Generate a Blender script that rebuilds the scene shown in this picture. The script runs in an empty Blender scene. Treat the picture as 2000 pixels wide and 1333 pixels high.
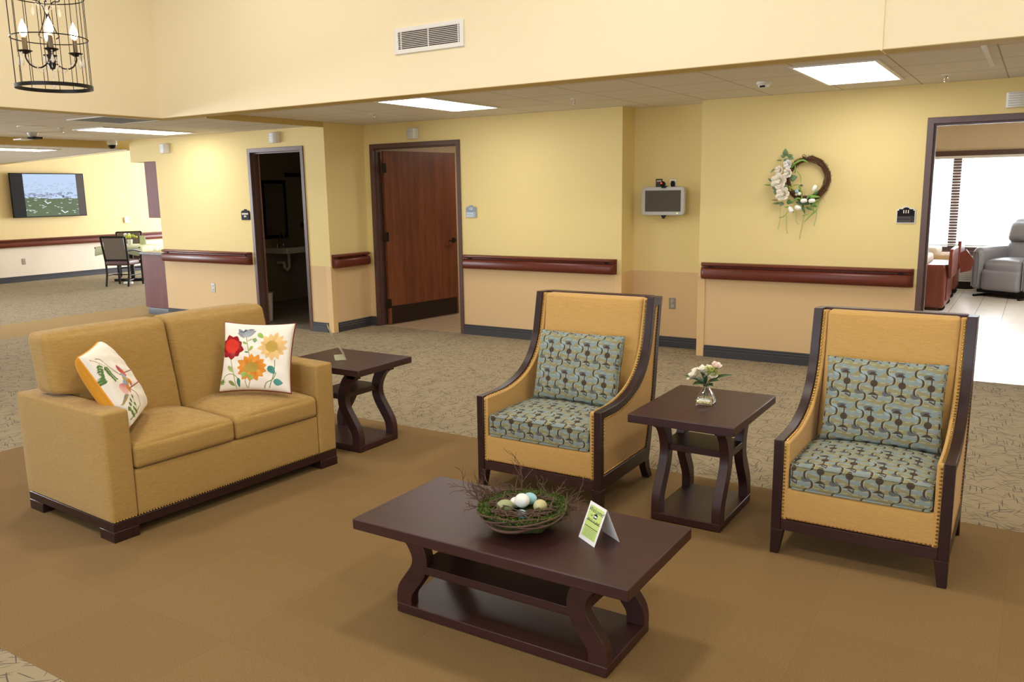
import bpy, bmesh, math, random
import numpy as np
from mathutils import Vector, Matrix
PI = math.pi
R = math.radians
sc = bpy.context.scene
col = sc.collection

# ---------------------------------------------------------------- camera
CAM_H = 1.63
cam_d = bpy.data.cameras.new('camera'); cam = bpy.data.objects.new('camera', cam_d); col.objects.link(cam)
cam_d.sensor_width = 36.0; cam_d.lens = 1625.0 / 2000.0 * 36.0
cam_d.clip_start = 0.05; cam_d.clip_end = 200
_y, _p, _r = R(-32.3143), R(10.2174), R(-0.91098)
_f = Vector((math.sin(_y), math.cos(_y), 0)); _rt = Vector((math.cos(_y), -math.sin(_y), 0)); _u = Vector((0, 0, 1))
f2 = _f * math.cos(_p) - _u * math.sin(_p); u2 = _u * math.cos(_p) + _f * math.sin(_p)
r3 = _rt * math.cos(_r) + u2 * math.sin(_r); u3 = u2 * math.cos(_r) - _rt * math.sin(_r)
cam.matrix_world = Matrix((( r3.x, u3.x, -f2.x, 0), (r3.y, u3.y, -f2.y, 0), (r3.z, u3.z, -f2.z, CAM_H), (0, 0, 0, 1)))
sc.camera = cam

# ---------------------------------------------------------------- world, exposure, daylight
sc.view_settings.view_transform = 'Standard'
sc.view_settings.look = 'None'
sc.view_settings.gamma = 1.0
sc.view_settings.use_curve_mapping = False
sc.view_settings.exposure = 0.0
w = bpy.data.worlds.new('World'); sc.world = w; w.use_nodes = True
w.node_tree.nodes['Background'].inputs[0].default_value = (0.80, 0.88, 1.0, 1)
w.node_tree.nodes['Background'].inputs[1].default_value = 2.5

def area(name, loc, rot, sx, sy, power, rgb=(1, 1, 1)):
    l = bpy.data.lights.new(name, 'AREA'); l.shape = 'RECTANGLE'; l.size = sx; l.size_y = sy
    l.energy = power; l.color = rgb
    o = bpy.data.objects.new(name, l); o.location = loc; o.rotation_euler = rot; col.objects.link(o)
    return o
WARM = (1.0, 0.93, 0.84); DAY = (0.86, 0.93, 1.0)
# daylight outside the windows
area('daylight_bedroom', (0.2, 15.6, 1.7), (R(-82), 0, 0), 4.4, 2.4, 420, DAY)
area('daylight_lobby', (-14.0, 15.4, 1.8), (R(-85), 0, 0), 5.0, 2.4, 1000, DAY)
area('daylight_lobby_side', (-17.9, 1.5, 1.8), (0, R(-80), 0), 2.4, 6.0, 1500, DAY)
area('daylight_lounge', (-2.0, -4.6, 2.4), (R(78), 0, 0), 6.0, 3.0, 165, DAY)
# lamps of the lounge's high ceiling (above the frame)
for i, (x, y) in enumerate(((-5.5, 3.6), (-2.2, 3.6), (1.2, 3.6), (-5.5, 0.2), (-2.2, 0.2), (1.2, 0.2))):
    area('lounge_downlight', (x, y, 4.42), (0, 0, 0), 0.5, 0.5, 44, WARM)
area('room_fill_light', (-5.4, 9.6, 2.55), (0, 0, 0), 0.6, 0.6, 22, WARM)  # added area light, brightens the room behind the open brown door
area('room_fill_light', (0.6, 11.6, 2.55), (0, 0, 0), 1.2, 1.2, 80, (1.0, 0.97, 0.93))  # added fill under the bedroom ceiling, lifts the back wall and recliner

# ---------------------------------------------------------------- materials
def lin(c):
    return tuple(((v / 255.0) / 12.92 if v / 255.0 <= 0.04045 else ((v / 255.0 + 0.055) / 1.055) ** 2.4) for v in c[:3]) + (1.0,)

class NT:
    """tiny expression builder over shader nodes"""
    def __init__(s, name):
        s.m = bpy.data.materials.new(name); s.m.use_nodes = True; s.t = s.m.node_tree
        s.b = s.t.nodes['Principled BSDF']
    def n(s, kind, **kw):
        nd = s.t.nodes.new(kind)
        for k, v in kw.items(): setattr(nd, k, v)
        return nd
    def link(s, a, b): s.t.links.new(a, b)
    def math(s, op, *a):
        nd = s.n('ShaderNodeMath', operation=op)
        for i, v in enumerate(a):
            if isinstance(v, X): s.link(v.s, nd.inputs[i])
            else: nd.inputs[i].default_value = v
        return X(s, nd.outputs[0])
    def coords(s, which='Object'):
        tc = s.n('ShaderNodeTexCoord'); sp = s.n('ShaderNodeSeparateXYZ'); s.link(tc.outputs[which], sp.inputs[0])
        return [X(s, o) for o in sp.outputs]
    def world(s):
        g = s.n('ShaderNodeNewGeometry'); sp = s.n('ShaderNodeSeparateXYZ'); s.link(g.outputs['Position'], sp.inputs[0])
        return [X(s, o) for o in sp.outputs]
    def vec(s, x, y, z=0.0):
        c = s.n('ShaderNodeCombineXYZ')
        for i, v in enumerate((x, y, z)):
            if isinstance(v, X): s.link(v.s, c.inputs[i])
            else: c.inputs[i].default_value = v
        return c.outputs[0]
    def noise(s, vec, scale, detail=3.0, rough=0.55):
        nd = s.n('ShaderNodeTexNoise'); nd.inputs['Scale'].default_value = scale; nd.inputs['Detail'].default_value = detail
        nd.inputs['Roughness'].default_value = rough
        s.link(vec, nd.inputs['Vector']); return X(s, nd.outputs['Fac'])
    def voro(s, vec, scale, feature='F1'):
        nd = s.n('ShaderNodeTexVoronoi', feature=feature); nd.inputs['Scale'].default_value = scale
        s.link(vec, nd.inputs['Vector']); return X(s, nd.outputs['Distance'])
    def mix(s, fac, a, b):
        nd = s.n('ShaderNodeMix', data_type='RGBA')
        if isinstance(fac, X): s.link(fac.s, nd.inputs[0])
        else: nd.inputs[0].default_value = fac
        for i, v in ((6, a), (7, b)):
            if isinstance(v, tuple): nd.inputs[i].default_value = v if len(v) == 4 else lin(v)
            else: s.link(v, nd.inputs[i])
        return nd.outputs[2]
    def color(s, c): s.link(c, s.b.inputs['Base Color'])
    def bump(s, h, dist=0.002, strength=0.5):
        nd = s.n('ShaderNodeBump'); nd.inputs['Distance'].default_value = dist; nd.inputs['Strength'].default_value = strength
        s.link(h.s, nd.inputs['Height']); s.link(nd.outputs[0], s.b.inputs['Normal'])
    def props(s, rough=0.6, metal=0.0, spec=0.5, **kw):
        s.b.inputs['Roughness'].default_value = rough; s.b.inputs['Metallic'].default_value = metal
        s.b.inputs['Specular IOR Level'].default_value = spec
        for k, v in kw.items(): s.b.inputs[k].default_value = v
        return s.m

class X:
    def __init__(s, nt, sock): s.nt = nt; s.s = sock
    def __add__(s, o): return s.nt.math('ADD', s, o)
    __radd__ = __add__
    def __sub__(s, o): return s.nt.math('SUBTRACT', s, o)
    def __rsub__(s, o): return s.nt.math('SUBTRACT', o, s)
    def __mul__(s, o): return s.nt.math('MULTIPLY', s, o)
    __rmul__ = __mul__
    def __truediv__(s, o): return s.nt.math('DIVIDE', s, o)
    def lt(s, o): return s.nt.math('LESS_THAN', s, o)
    def gt(s, o): return s.nt.math('GREATER_THAN', s, o)
    def abs(s): return s.nt.math('ABSOLUTE', s)
    def sin(s): return s.nt.math('SINE', s)
    def fract(s): return s.nt.math('FRACT', s)
    def floor(s): return s.nt.math('FLOOR', s)
    def max(s, o): return s.nt.math('MAXIMUM', s, o)
    def min(s, o): return s.nt.math('MINIMUM', s, o)
    def sqrt(s): return s.nt.math('SQRT', s)
    def mod1(s, p): return (s / p).fract() * p

M = {}
def plain(name, rgb, rough=0.6, metal=0.0, spec=0.5, grain=0.06, gscale=40.0, **kw):
    """a single-colour surface with a little procedural variation"""
    t = NT(name); x, y, z = t.coords('Object')
    nz = t.noise(t.vec(x, y, z), gscale, 3)
    c = lin(rgb)
    d = tuple(max(0, v * (1 - grain)) for v in c[:3]) + (1,); e = tuple(min(1, v * (1 + grain)) for v in c[:3]) + (1,)
    t.color(t.mix(nz, d, e)); M[name] = t.props(rough, metal, spec, **kw); return M[name]

def emit(name, rgb, strength):
    t = NT(name); t.b.inputs['Base Color'].default_value = lin(rgb); t.b.inputs['Emission Color'].default_value = lin(rgb)
    t.b.inputs['Emission Strength'].default_value = strength; M[name] = t.m; return t.m

# painted walls: cream above the rails, tan below
def wall_mat(name, up, low, split=0.79):
    t = NT(name); x, y, z = t.world()
    p = t.vec(x, y, z)
    n1 = t.noise(p, 260, 2); n2 = t.noise(p, 0.9, 3)
    a = t.mix(n2, lin(tuple(v * 0.985 for v in up)), lin(tuple(min(255, v * 1.01) for v in up)))
    b = t.mix(n2, lin(tuple(v * 0.98 for v in low)), lin(tuple(min(255, v * 1.015) for v in low)))
    t.color(t.mix(z.gt(split), b, a)); t.bump(n1, 0.0006, 0.35); M[name] = t.props(0.62, 0, 0.25)
wall_mat('paint_corridor', (234, 213, 150), (221, 189, 142))
wall_mat('paint_lobby', (238, 214, 160), (240, 226, 206), 0.78)
wall_mat('paint_high', (241, 227, 194), (241, 227, 194))
wall_mat('paint_bedroom', (222, 205, 175), (222, 205, 175))
wall_mat('paint_soffit', (205, 178, 112), (205, 178, 112))

def ceiling_mat():
    t = NT('ceiling_tile'); x, y, z = t.world(); p = t.vec(x, y, z)
    n = t.noise(p, 180, 4, 0.7); base = t.mix(n, (218, 212, 203), (238, 233, 226))
    gx = ((x + 1.52) / 0.61).fract(); gy = ((y - 6.54) / 0.61).fract(); hy = ((y - 6.54) / 0.305).fract()
    lx = (gx - 0.5).abs().gt(0.4915); ly = (gy - 0.5).abs().gt(0.4915); lh = (hy - 0.5).abs().gt(0.4915)
    c1 = t.mix(lh * 0.3, base, (120, 105, 85))
    c2 = t.mix(lx.max(ly) * 0.6, c1, (140, 112, 84))
    t.color(c2); t.bump(n * 0.6 - lx.max(ly) * 2.0, 0.002, 0.4); M['ceiling_tile'] = t.props(0.9, 0, 0.2)
ceiling_mat()

def carpet_pattern():
    t = NT('carpet_twig'); x, y, z = t.world()
    p = t.vec(x, y, z)
    fine = t.noise(p, 420, 3, 0.8); big = t.noise(p, 1.1, 2)
    base = t.mix(fine, (130, 117, 92), (182, 167, 137))
    wx = t.noise(t.vec(x, y, 3.0), 4.0, 1) * 0.045; wy = t.noise(t.vec(x, y, 9.0), 4.0, 1) * 0.045
    X0, Y0 = x + wx, y + wy
    mask = None
    for i, a in enumerate((8, 37, 66, 95, 127, 156)):
        ca, sa = math.cos(R(a)), math.sin(R(a))
        u = X0 * ca + Y0 * sa; v = Y0 * ca - X0 * sa
        d = t.voro(t.vec(u * 3.8, v * 76.0, i * 7.3), 1.0)
        m = d.lt(0.20 if i % 2 else 0.17)
        mask = m if mask is None else mask.max(m)
    brk = t.noise(t.vec(x, y, 1.0), 160, 2)
    mask = mask * brk.gt(0.30)
    c = t.mix(mask * 0.85, base, (84, 70, 70))
    # walkway bands without the twig pattern, a shade warmer
    tile = t.mix(fine, (150, 124, 80), (176, 148, 100))
    inb = (x + 5.65).gt(0.0) * x.lt(2.4) * y.gt(1.37) * y.lt(4.42)
    inl = x.gt(-11.45) * x.lt(-10.25)
    seam = ((x / 0.61).fract() - 0.5).abs().gt(0.497).max(((y / 0.61).fract() - 0.5).abs().gt(0.497))
    chk = ((x / 0.61).floor() * 0.5 + (y / 0.61).floor() * 0.5).fract().gt(0.25)
    fine2 = t.noise(p, 700, 2, 0.7) * 0.5 + t.noise(p, 230, 3, 0.7) * 0.5
    pl = t.mix((fine2 - 0.5) * 3.4 + 0.5, (104, 82, 50), (154, 124, 82))
    pl = t.mix(chk * 0.05 + seam * 0.12, pl, (90, 68, 40))
    c = t.mix(inl, c, tile)
    c = t.mix(inb, c, pl)
    t.color(c); t.bump(fine, 0.003, 0.5); M['carpet'] = t.props(0.95, 0, 0.15)
carpet_pattern()

def planks(name, a, b, line, sx, sy, rough=0.25):
    t = NT(name); x, y, z = t.world()
    ix = (x / sx).floor(); yo = y + ix * 0.37
    n = t.noise(t.vec(x * 3, y * 0.6, z), 6, 4); cell = t.noise(t.vec(ix * 3.1, (yo / sy).floor() * 1.7, 0), 1.3, 0)
    c = t.mix((n + cell) * 0.5, a, b)
    m = ((x / sx).fract() - 0.5).abs().gt(0.5 - 0.004 / sx).max(((yo / sy).fract() - 0.5).abs().gt(0.5 - 0.003 / sy))
    t.color(t.mix(m, c, line)); M[name] = t.props(rough, 0, 0.5)
planks('floor_plank', (196, 188, 176), (222, 214, 202), (150, 142, 132), 0.305, 1.22)
planks('floor_wood', (178, 150, 118), (205, 178, 146), (150, 120, 92), 0.15, 1.2, 0.4)
planks('tile_spa', (122, 112, 98), (140, 130, 115), (80, 72, 64), 0.33, 0.33, 0.4)

def wood(name, a, b, rough=0.35, axis=2, scale=1.0, spec=0.5, coat=0.0):
    t = NT(name); c = t.coords('Object')
    k = [14 * scale, 14 * scale, 14 * scale]; k[axis] = 1.1 * scale
    v = t.vec(c[0] * k[0], c[1] * k[1], c[2] * k[2])
    n = t.noise(v, 1.0, 5, 0.62); f = t.noise(v, 9.0, 2, 0.6)
    t.color(t.mix((n * 0.7 + f * 0.3 - 0.35) * 2.6, a, b)); t.bump(f, 0.0004, 0.2)
    t.m.node_tree.nodes['Principled BSDF'].inputs['Coat Weight'].default_value = coat
    M[name] = t.props(rough, 0, spec)
wood('espresso', (48, 24, 24), (66, 35, 34), 0.40, 0, 1.0, 0.45)
wood('espresso_end', (38, 19, 20), (52, 27, 27), 0.36, 1, 1.0, 0.45)
wood('door_wood', (96, 50, 28), (142, 82, 48), 0.38, 2, 1.0)
wood('mahogany', (92, 38, 24), (118, 52, 34), 0.36, 0, 1.0, 0.4, 0.0)
wood('mahogany_y', (94, 36, 22), (122, 52, 34), 0.25, 1, 1.0, 0.5, 0.2)
wood('cabinet_wood', (92, 36, 32), (118, 52, 46), 0.6, 2, 1.0)
wood('bed_wood', (98, 42, 28), (126, 58, 38), 0.32, 2, 1.0)

def fabric(name, a, b, slub=0.5, ax='y'):
    """linen-like upholstery: fine weave plus long slubs"""
    t = NT(name); x, y, z = t.coords('Object')
    w1 = t.noise(t.vec(x * 60, y * 60, z * 620), 1.0, 3, 0.7)
    w2 = t.noise(t.vec(x * 600, y * 600, z * 70), 1.0, 2, 0.7)
    h1 = t.noise(t.vec(x * 16, y * 16, z * 330), 1.0, 3, 0.6)
    n = w1 * 0.4 + w2 * 0.25 + h1 * 0.35
    t.color(t.mix((n - 0.5) * 3.2 * slub + 0.5, a, b)); t.bump(n, 0.0014, 0.6)
    M[name] = t.props(0.9, 0, 0.12, **{'Sheen Weight': 0.15})
fabric('sofa_fabric', (146, 115, 60), (190, 156, 95), 0.8)
fabric('chair_fabric', (180, 140, 78), (214, 173, 108), 0.8)
fabric('white_cotton', (240, 234, 222), (250, 246, 238), 0.3)
plain('mustard', (214, 150, 36), 0.85, grain=0.08)
plain('red_piping', (120, 28, 30), 0.8)
plain('orange_piping', (232, 158, 48), 0.8)
plain('nail_brass', (176, 134, 66), 0.3, 1.0, grain=0.1)
plain('frame_paint', (92, 66, 60), 0.35, spec=0.5, grain=0.03)
plain('baseboard_vinyl', (58, 58, 63), 0.5, grain=0.04)
plain('corner_guard', (226, 190, 136), 0.45, grain=0.02)
plain('bronze', (40, 34, 30), 0.35, 0.6)
plain('black_metal', (28, 24, 22), 0.4, 0.5)
plain('chrome', (210, 210, 215), 0.12, 1.0, grain=0.02)
plain('steel', (170, 168, 165), 0.3, 1.0, grain=0.03)
plain('white_plastic', (228, 226, 220), 0.4, grain=0.015)
plain('white_metal', (232, 230, 226), 0.4, grain=0.015)
plain('grey_plastic', (188, 188, 184), 0.4, grain=0.02)
plain('black_plastic', (14, 14, 16), 0.5, spec=0.25, grain=0.02)
plain('dark_gap', (40, 34, 30), 0.9)
plain('screen_off', (74, 68, 62), 0.2, grain=0.03)
plain('kick_plate', (48, 36, 30), 0.35, 0.4)
plain('porcelain', (225, 222, 215), 0.15, grain=0.01)
plain('mirror', (235, 235, 235), 0.02, 1.0, grain=0.0)
plain('grout_tile', (150, 140, 122), 0.3, grain=0.05)
plain('sign_black', (20, 17, 18), 0.6, spec=0.2, grain=0.02)
plain('sign_grey', (80, 74, 72), 0.6, spec=0.2, grain=0.02)
plain('sign_silver', (190, 186, 180), 0.3, 0.6, grain=0.02)
plain('sign_blue', (140, 158, 182), 0.3, 0.2, grain=0.02)
plain('sign_pale', (196, 212, 226), 0.35, grain=0.02)
plain('sign_cream', (244, 236, 214), 0.5, grain=0.01)
plain('card_white', (238, 236, 236), 0.6, grain=0.01)
plain('card_green', (200, 220, 130), 0.6, grain=0.03)
plain('ink', (36, 40, 46), 0.7)
plain('ink_dark', (16, 18, 26), 0.7)
plain('leather', (140, 140, 146), 0.42, spec=0.55, grain=0.08, gscale=12)
plain('chair_vinyl', (108, 96, 84), 0.6, grain=0.06)
plain('seat_vinyl', (92, 60, 62), 0.4, grain=0.05)
plain('cloth_green', (206, 212, 176), 0.85, grain=0.06)
plain('counter_dark', (60, 52, 48), 0.25, grain=0.15, gscale=200)
plain('bed_sheet', (226, 214, 196), 0.8, grain=0.05)
plain('quilt', (190, 160, 120), 0.85, grain=0.25, gscale=14)
plain('leaf_green', (70, 110, 52), 0.5, grain=0.25, gscale=30)
plain('leaf_sage', (110, 136, 96), 0.6, grain=0.2, gscale=30)
plain('leaf_dark', (52, 84, 40), 0.45, grain=0.25, gscale=60)
plain('grass_blade', (120, 164, 66), 0.5, grain=0.25, gscale=40)
plain('strand_pale', (150, 176, 116), 0.6, grain=0.2)
plain('petal_cream', (252, 243, 226), 0.6, grain=0.05, gscale=60, **{'Subsurface Weight': 0.0})
plain('petal_white', (255, 252, 246), 0.6, grain=0.04, gscale=60)
plain('petal_pink', (250, 226, 218), 0.6, grain=0.08, gscale=60)
plain('bloom_lime', (196, 206, 84), 0.6, grain=0.15, gscale=90)
plain('moss', (62, 78, 26), 0.95, grain=0.6, gscale=70)
plain('moss_light', (104, 124, 40), 0.95, grain=0.3, gscale=90)
plain('twig', (88, 64, 50), 0.8, grain=0.3, gscale=60)
plain('twig_wreath', (98, 64, 38), 0.85, grain=0.35, gscale=80)
plain('egg_white', (232, 232, 226), 0.5, grain=0.03)
plain('egg_green', (152, 160, 116), 0.5, grain=0.08)
plain('egg_khaki', (188, 184, 138), 0.5, grain=0.06)
plain('egg_blue', (150, 200, 212), 0.5, grain=0.05)
plain('wood_lamp', (96, 22, 18), 0.3, grain=0.1)
plain('candle_sleeve', (120, 102, 74), 0.5, grain=0.1)
plain('vent_gap', (70, 46, 38), 0.8)
emit('tube_light', (255, 252, 250), 10.5)
emit('bulb_glow', (255, 214, 160), 18.0)
emit('led_red', (255, 60, 50), 1.5)
emit('led_green', (200, 255, 120), 1.0)

def glass(name, rgb=(255, 255, 255), rough=0.0, ior=1.45, trans=1.0):
    t = NT(name); t.b.inputs['Base Color'].default_value = lin(rgb); M[name] = t.props(rough, 0, 0.5, **{'Transmission Weight': trans, 'IOR': ior})
glass('glass');  glass('water', (238, 240, 215), 0.0, 1.33)
def pane_glass():
    t = NT('window_glass'); tr = t.n('ShaderNodeBsdfTransparent'); gl = t.n('ShaderNodeBsdfGlossy'); mx = t.n('ShaderNodeMixShader')
    gl.inputs['Roughness'].default_value = 0.02; mx.inputs[0].default_value = 0.07
    t.link(tr.outputs[0], mx.inputs[1]); t.link(gl.outputs[0], mx.inputs[2])
    t.link(mx.outputs[0], t.t.nodes['Material Output'].inputs['Surface']); M['window_glass'] = t.m
pane_glass()
def clearish(name, rgb, alpha, rough=0.06):
    t = NT(name); t.b.inputs['Base Color'].default_value = lin(rgb); M[name] = t.props(rough, 0, 0.8, **{'Alpha': alpha})
clearish('acrylic', (226, 228, 200), 0.55); clearish('crystal', (255, 248, 240), 0.6)

def retro():
    """woven pattern of the armchair cushions: serpentine lines, discs and caps in brown on blue-grey and khaki"""
    t = NT('retro_fabric'); uv = t.n('ShaderNodeUVMap'); sp = t.n('ShaderNodeSeparateXYZ'); t.link(uv.outputs[0], sp.inputs[0])
    x = X(t, sp.outputs[0]); y = X(t, sp.outputs[1])
    Px, Py = 0.118, 0.165
    a = (x / Px).fract() * Px - Px / 2; b = (y / Py).fract() * Py - Py / 2
    S = ((b * (2 * PI / (Py / 2))).sin()); S2 = S / (S.abs() + 0.35)
    lam = t.math('SIGN', S)
    nz = t.noise(t.vec(x * 0.35, y, 0), 90, 2)
    khaki, blue, slate, pale = (144, 139, 102), (134, 150, 152), (94, 98, 104), (168, 172, 150)
    # soft stepped bands
    band = ((b / (Py / 4)) + S2 * 0.0 + (a * 22.0).sin() * 0.30).fract()
    side = ((a + 0.027 - S2 * 0.012)).gt(0.0)
    m1 = (band.gt(0.5) * 2.0 - 1.0) * (side * 2.0 - 1.0)
    c = t.mix(m1.gt(0.0), khaki, blue)
    # horizontal pale dashes
    dash = ((b / (Py / 8) + 0.2).fract() - 0.5).abs().lt(0.13) * ((a / (Px / 3) + (b / (Py / 4)).floor() * 0.37).fract() - 0.5).abs().lt(0.27)
    c = t.mix(dash * 0.75, c, pale)
    d1 = ((a + 0.040) * (a + 0.040) / 0.00034 + (b + 0.041) * (b + 0.041) / 0.00016).lt(1.0).max((((a - 0.010) * (a - 0.010)) / 0.0005 + (b - 0.052) * (b - 0.052) / 0.0001).lt(1.0))
    c = t.mix(d1, c, slate)
    d2 = ((a + 0.026) * (a + 0.026) + (b - 0.041) * (b - 0.041)).lt(0.00026)
    c = t.mix(d2, c, (148, 168, 176))
    d3 = ((a - 0.034) * (a - 0.034) / 0.0003 + (b - 0.046) * (b - 0.046) / 0.00008).lt(1.0)
    c = t.mix(d3, c, (128, 150, 158))
    X0 = S2 * 0.0235 - 0.028
    halo = (a - X0).abs().lt(0.0075) * (a - X0).gt(0.0)
    c = t.mix(halo * 0.9, c, (180, 184, 148))
    line = (a - X0).abs().lt(0.0046)
    u = a - 0.022
    disc = (u * u + (b - 0.002) * (b - 0.002)).lt(0.00025)
    stem = u.abs().lt(0.0028) * b.gt(-0.040) * b.lt(0.040)
    k1 = b - 0.040
    cap = k1.gt(0.0) * k1.lt(0.015) * (u + 0.009).abs().lt(0.022 - k1 * 1.1)
    k2 = b + 0.040
    foot = k2.lt(0.0) * k2.gt(-0.012) * u.abs().lt(0.007 - k2 * 1.5)
    hook = (b + 0.056 + (u + 0.004) * 0.5).abs().lt(0.003) * (u - 0.008).abs().lt(0.012)
    hook2 = (u - 0.019).abs().lt(0.0022) * b.lt(-0.048) * b.gt(-0.064)
    ink = line.max(disc).max(stem).max(cap).max(foot).max(hook).max(hook2)
    c = t.mix(ink, c, (66, 50, 42))
    c = t.mix(nz * 0.22, c, (120, 120, 105))
    w1 = t.noise(t.vec(x * 500, y * 500, 0), 1.0, 1)
    t.color(c); t.bump(w1, 0.0008, 0.3); M['retro_fabric'] = t.props(0.8, 0, 0.2)
retro()

def vcol(name, rough=0.8, emission=0.0):
    t = NT(name); a = t.n('ShaderNodeVertexColor'); a.layer_name = 'Col'
    if not emission: t.color(a.outputs[0])
    else:
        t.b.inputs['Base Color'].default_value = (0.02, 0.02, 0.025, 1)
        t.link(a.outputs[0], t.b.inputs['Emission Color']); t.b.inputs['Emission Strength'].default_value = emission
    M[name] = t.props(rough, 0, 0.2)
vcol('embroidery', 0.85); vcol('tv_picture', 0.3, 1.05)

# ---------------------------------------------------------------- mesh helpers
class MB:
    def __init__(s, mtx=None): s.bm = bmesh.new(); s.m = mtx or Matrix.Identity(4); s.uvs = False
    def v(s, p): return s.bm.verts.new(s.m @ Vector(p))
    def f(s, vs):
        try: return s.bm.faces.new(vs)
        except ValueError: return None
    def box(s, x0, x1, y0, y1, z0, z1):
        if x0 > x1: x0, x1 = x1, x0
        if y0 > y1: y0, y1 = y1, y0
        if z0 > z1: z0, z1 = z1, z0
        v = [s.v((x, y, z)) for z in (z0, z1) for y in (y0, y1) for x in (x0, x1)]
        for q in ((0, 2, 3, 1), (4, 5, 7, 6), (0, 1, 5, 4), (2, 6, 7, 3), (0, 4, 6, 2), (1, 3, 7, 5)): s.f([v[i] for i in q])
        return s
    def prism(s, poly, axis, a0, a1):
        """poly: 2-D points in the two other axes (x<y<z order), extruded along axis"""
        def P(q, a):
            if axis == 'x': return (a, q[0], q[1])
            if axis == 'y': return (q[0], a, q[1])
            return (q[0], q[1], a)
        A = [s.v(P(q, a0)) for q in poly]; B = [s.v(P(q, a1)) for q in poly]; n = len(poly)
        s.f(A[::-1]); s.f(B)
        for i in range(n): s.f([A[i], A[(i + 1) % n], B[(i + 1) % n], B[i]])
        return s
    def ring(s, outer, inner, axis, a0, a1, closed=True):
        def P(q, a):
            if axis == 'x': return (a, q[0], q[1])
            if axis == 'y': return (q[0], a, q[1])
            return (q[0], q[1], a)
        n = len(outer)
        O0 = [s.v(P(q, a0)) for q in outer]; I0 = [s.v(P(q, a0)) for q in inner]
        O1 = [s.v(P(q, a1)) for q in outer]; I1 = [s.v(P(q, a1)) for q in inner]
        for i in range(n if closed else n - 1):
            j = (i + 1) % n
            s.f([O0[i], O0[j], I0[j], I0[i]]); s.f([O1[i], I1[i], I1[j], O1[j]])
            s.f([O0[i], O1[i], O1[j], O0[j]]); s.f([I0[i], I0[j], I1[j], I1[i]])
        if not closed:
            s.f([O0[0], I0[0], I1[0], O1[0]]); s.f([O0[-1], O1[-1], I1[-1], I0[-1]])
        return s
    def tube(s, pts, r, seg=8, closed=False, r1=None):
        pts = [Vector(p) for p in pts]; n = len(pts); rings = []
        up = Vector((0, 0, 1)); prev = None
        for i, p in enumerate(pts):
            if closed: d = pts[(i + 1) % n] - pts[i - 1]
            else: d = pts[min(i + 1, n - 1)] - pts[max(i - 1, 0)]
            if d.length < 1e-9: d = Vector((0, 0, 1))
            d.normalize()
            if prev is None:
                a = d.cross(up)
                if a.length < 0.05: a = d.cross(Vector((1, 0, 0)))
            else:
                a = prev - d * prev.dot(d)
                if a.length < 1e-6: a = d.cross(up)
            a.normalize(); prev = a; b = d.cross(a)
            rr = r if r1 is None else r + (r1 - r) * i / max(1, n - 1)
            if callable(r): rr = r(i / max(1, n - 1))
            rings.append([s.v(p + (a * math.cos(2 * PI * k / seg) + b * math.sin(2 * PI * k / seg)) * rr) for k in range(seg)])
        m = n if closed else n - 1
        for i in range(m):
            A, B = rings[i], rings[(i + 1) % n]
            for k in range(seg): s.f([A[k], A[(k + 1) % seg], B[(k + 1) % seg], B[k]])
        if not closed: s.f(rings[0][::-1]); s.f(rings[-1])
        return s
    def lathe(s, prof, c=(0, 0, 0), seg=16, caps=True):
        c = Vector(c); rings = []
        for r, z in prof:
            rings.append([s.v(c + Vector((r * math.cos(2 * PI * k / seg), r * math.sin(2 * PI * k / seg), z))) for k in range(seg)])
        for A, B in zip(rings[:-1], rings[1:]):
            for k in range(seg): s.f([A[k], A[(k + 1) % seg], B[(k + 1) % seg], B[k]])
        if caps: s.f(rings[0][::-1]); s.f(rings[-1])
        return s
    def ball(s, c, r, seg=12, rings=8, rot=None):
        if not hasattr(r, '__len__'): r = (r, r, r)
        c = Vector(c); rot = rot or Matrix.Identity(3); rows = []
        for i in range(1, rings):
            t = PI * i / rings
            rows.append([s.v(c + rot @ Vector((r[0] * math.sin(t) * math.cos(2 * PI * k / seg), r[1] * math.sin(t) * math.sin(2 * PI * k / seg), r[2] * math.cos(t)))) for k in range(seg)])
        top = s.v(c + rot @ Vector((0, 0, r[2]))); bot = s.v(c - rot @ Vector((0, 0, r[2])))
        for A, B in zip(rows[:-1], rows[1:]):
            for k in range(seg): s.f([A[k], B[k], B[(k + 1) % seg], A[(k + 1) % seg]])
        for k in range(seg): s.f([top, rows[0][k], rows[0][(k + 1) % seg]]); s.f([bot, rows[-1][(k + 1) % seg], rows[-1][k]])
        return s
    def rbox(s, x0, x1, y0, y1, z0, z1, r=0.02, n=10, crown=(0, 0, 0, 0, 0, 0), fn=None):
        """upholstered block: rounded edges; crown = bulge of the faces (-x,+x,-y,+y,-z,+z)"""
        c = Vector(((x0 + x1) / 2, (y0 + y1) / 2, (z0 + z1) / 2)); h = Vector(((x1 - x0) / 2, (y1 - y0) / 2, (z1 - z0) / 2))
        r = min(r, min(h) * 0.98); cache = {}
        def params(hh):
            e = min(0.999, r / hh); L = [-1, -1 + e * 0.3, -1 + e * 0.65, -1 + e]
            k = n; mid = [(-1 + e) + (2 - 2 * e) * i / k for i in range(1, k)]
            return L + mid + [-v for v in L[::-1]]
        PX, PY, PZ = params(h.x), params(h.y), params(h.z)
        def V(a, b, d):
            key = (round(a, 5), round(b, 5), round(d, 5))
            if key in cache: return cache[key]
            p = Vector((a * h.x, b * h.y, d * h.z)); q = Vector((max(-h.x + r, min(h.x - r, p.x)), max(-h.y + r, min(h.y - r, p.y)), max(-h.z + r, min(h.z - r, p.z))))
            dd = p - q
            if dd.length > 1e-9: p = q + dd.normalized() * r
            fx, fy, fz = 1 - a * a, 1 - b * b, 1 - d * d
            p.x += (crown[1] * max(0, a) ** 2 - crown[0] * max(0, -a) ** 2) * (fy * fz) ** 0.6 if fy > 0 and fz > 0 else 0
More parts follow.
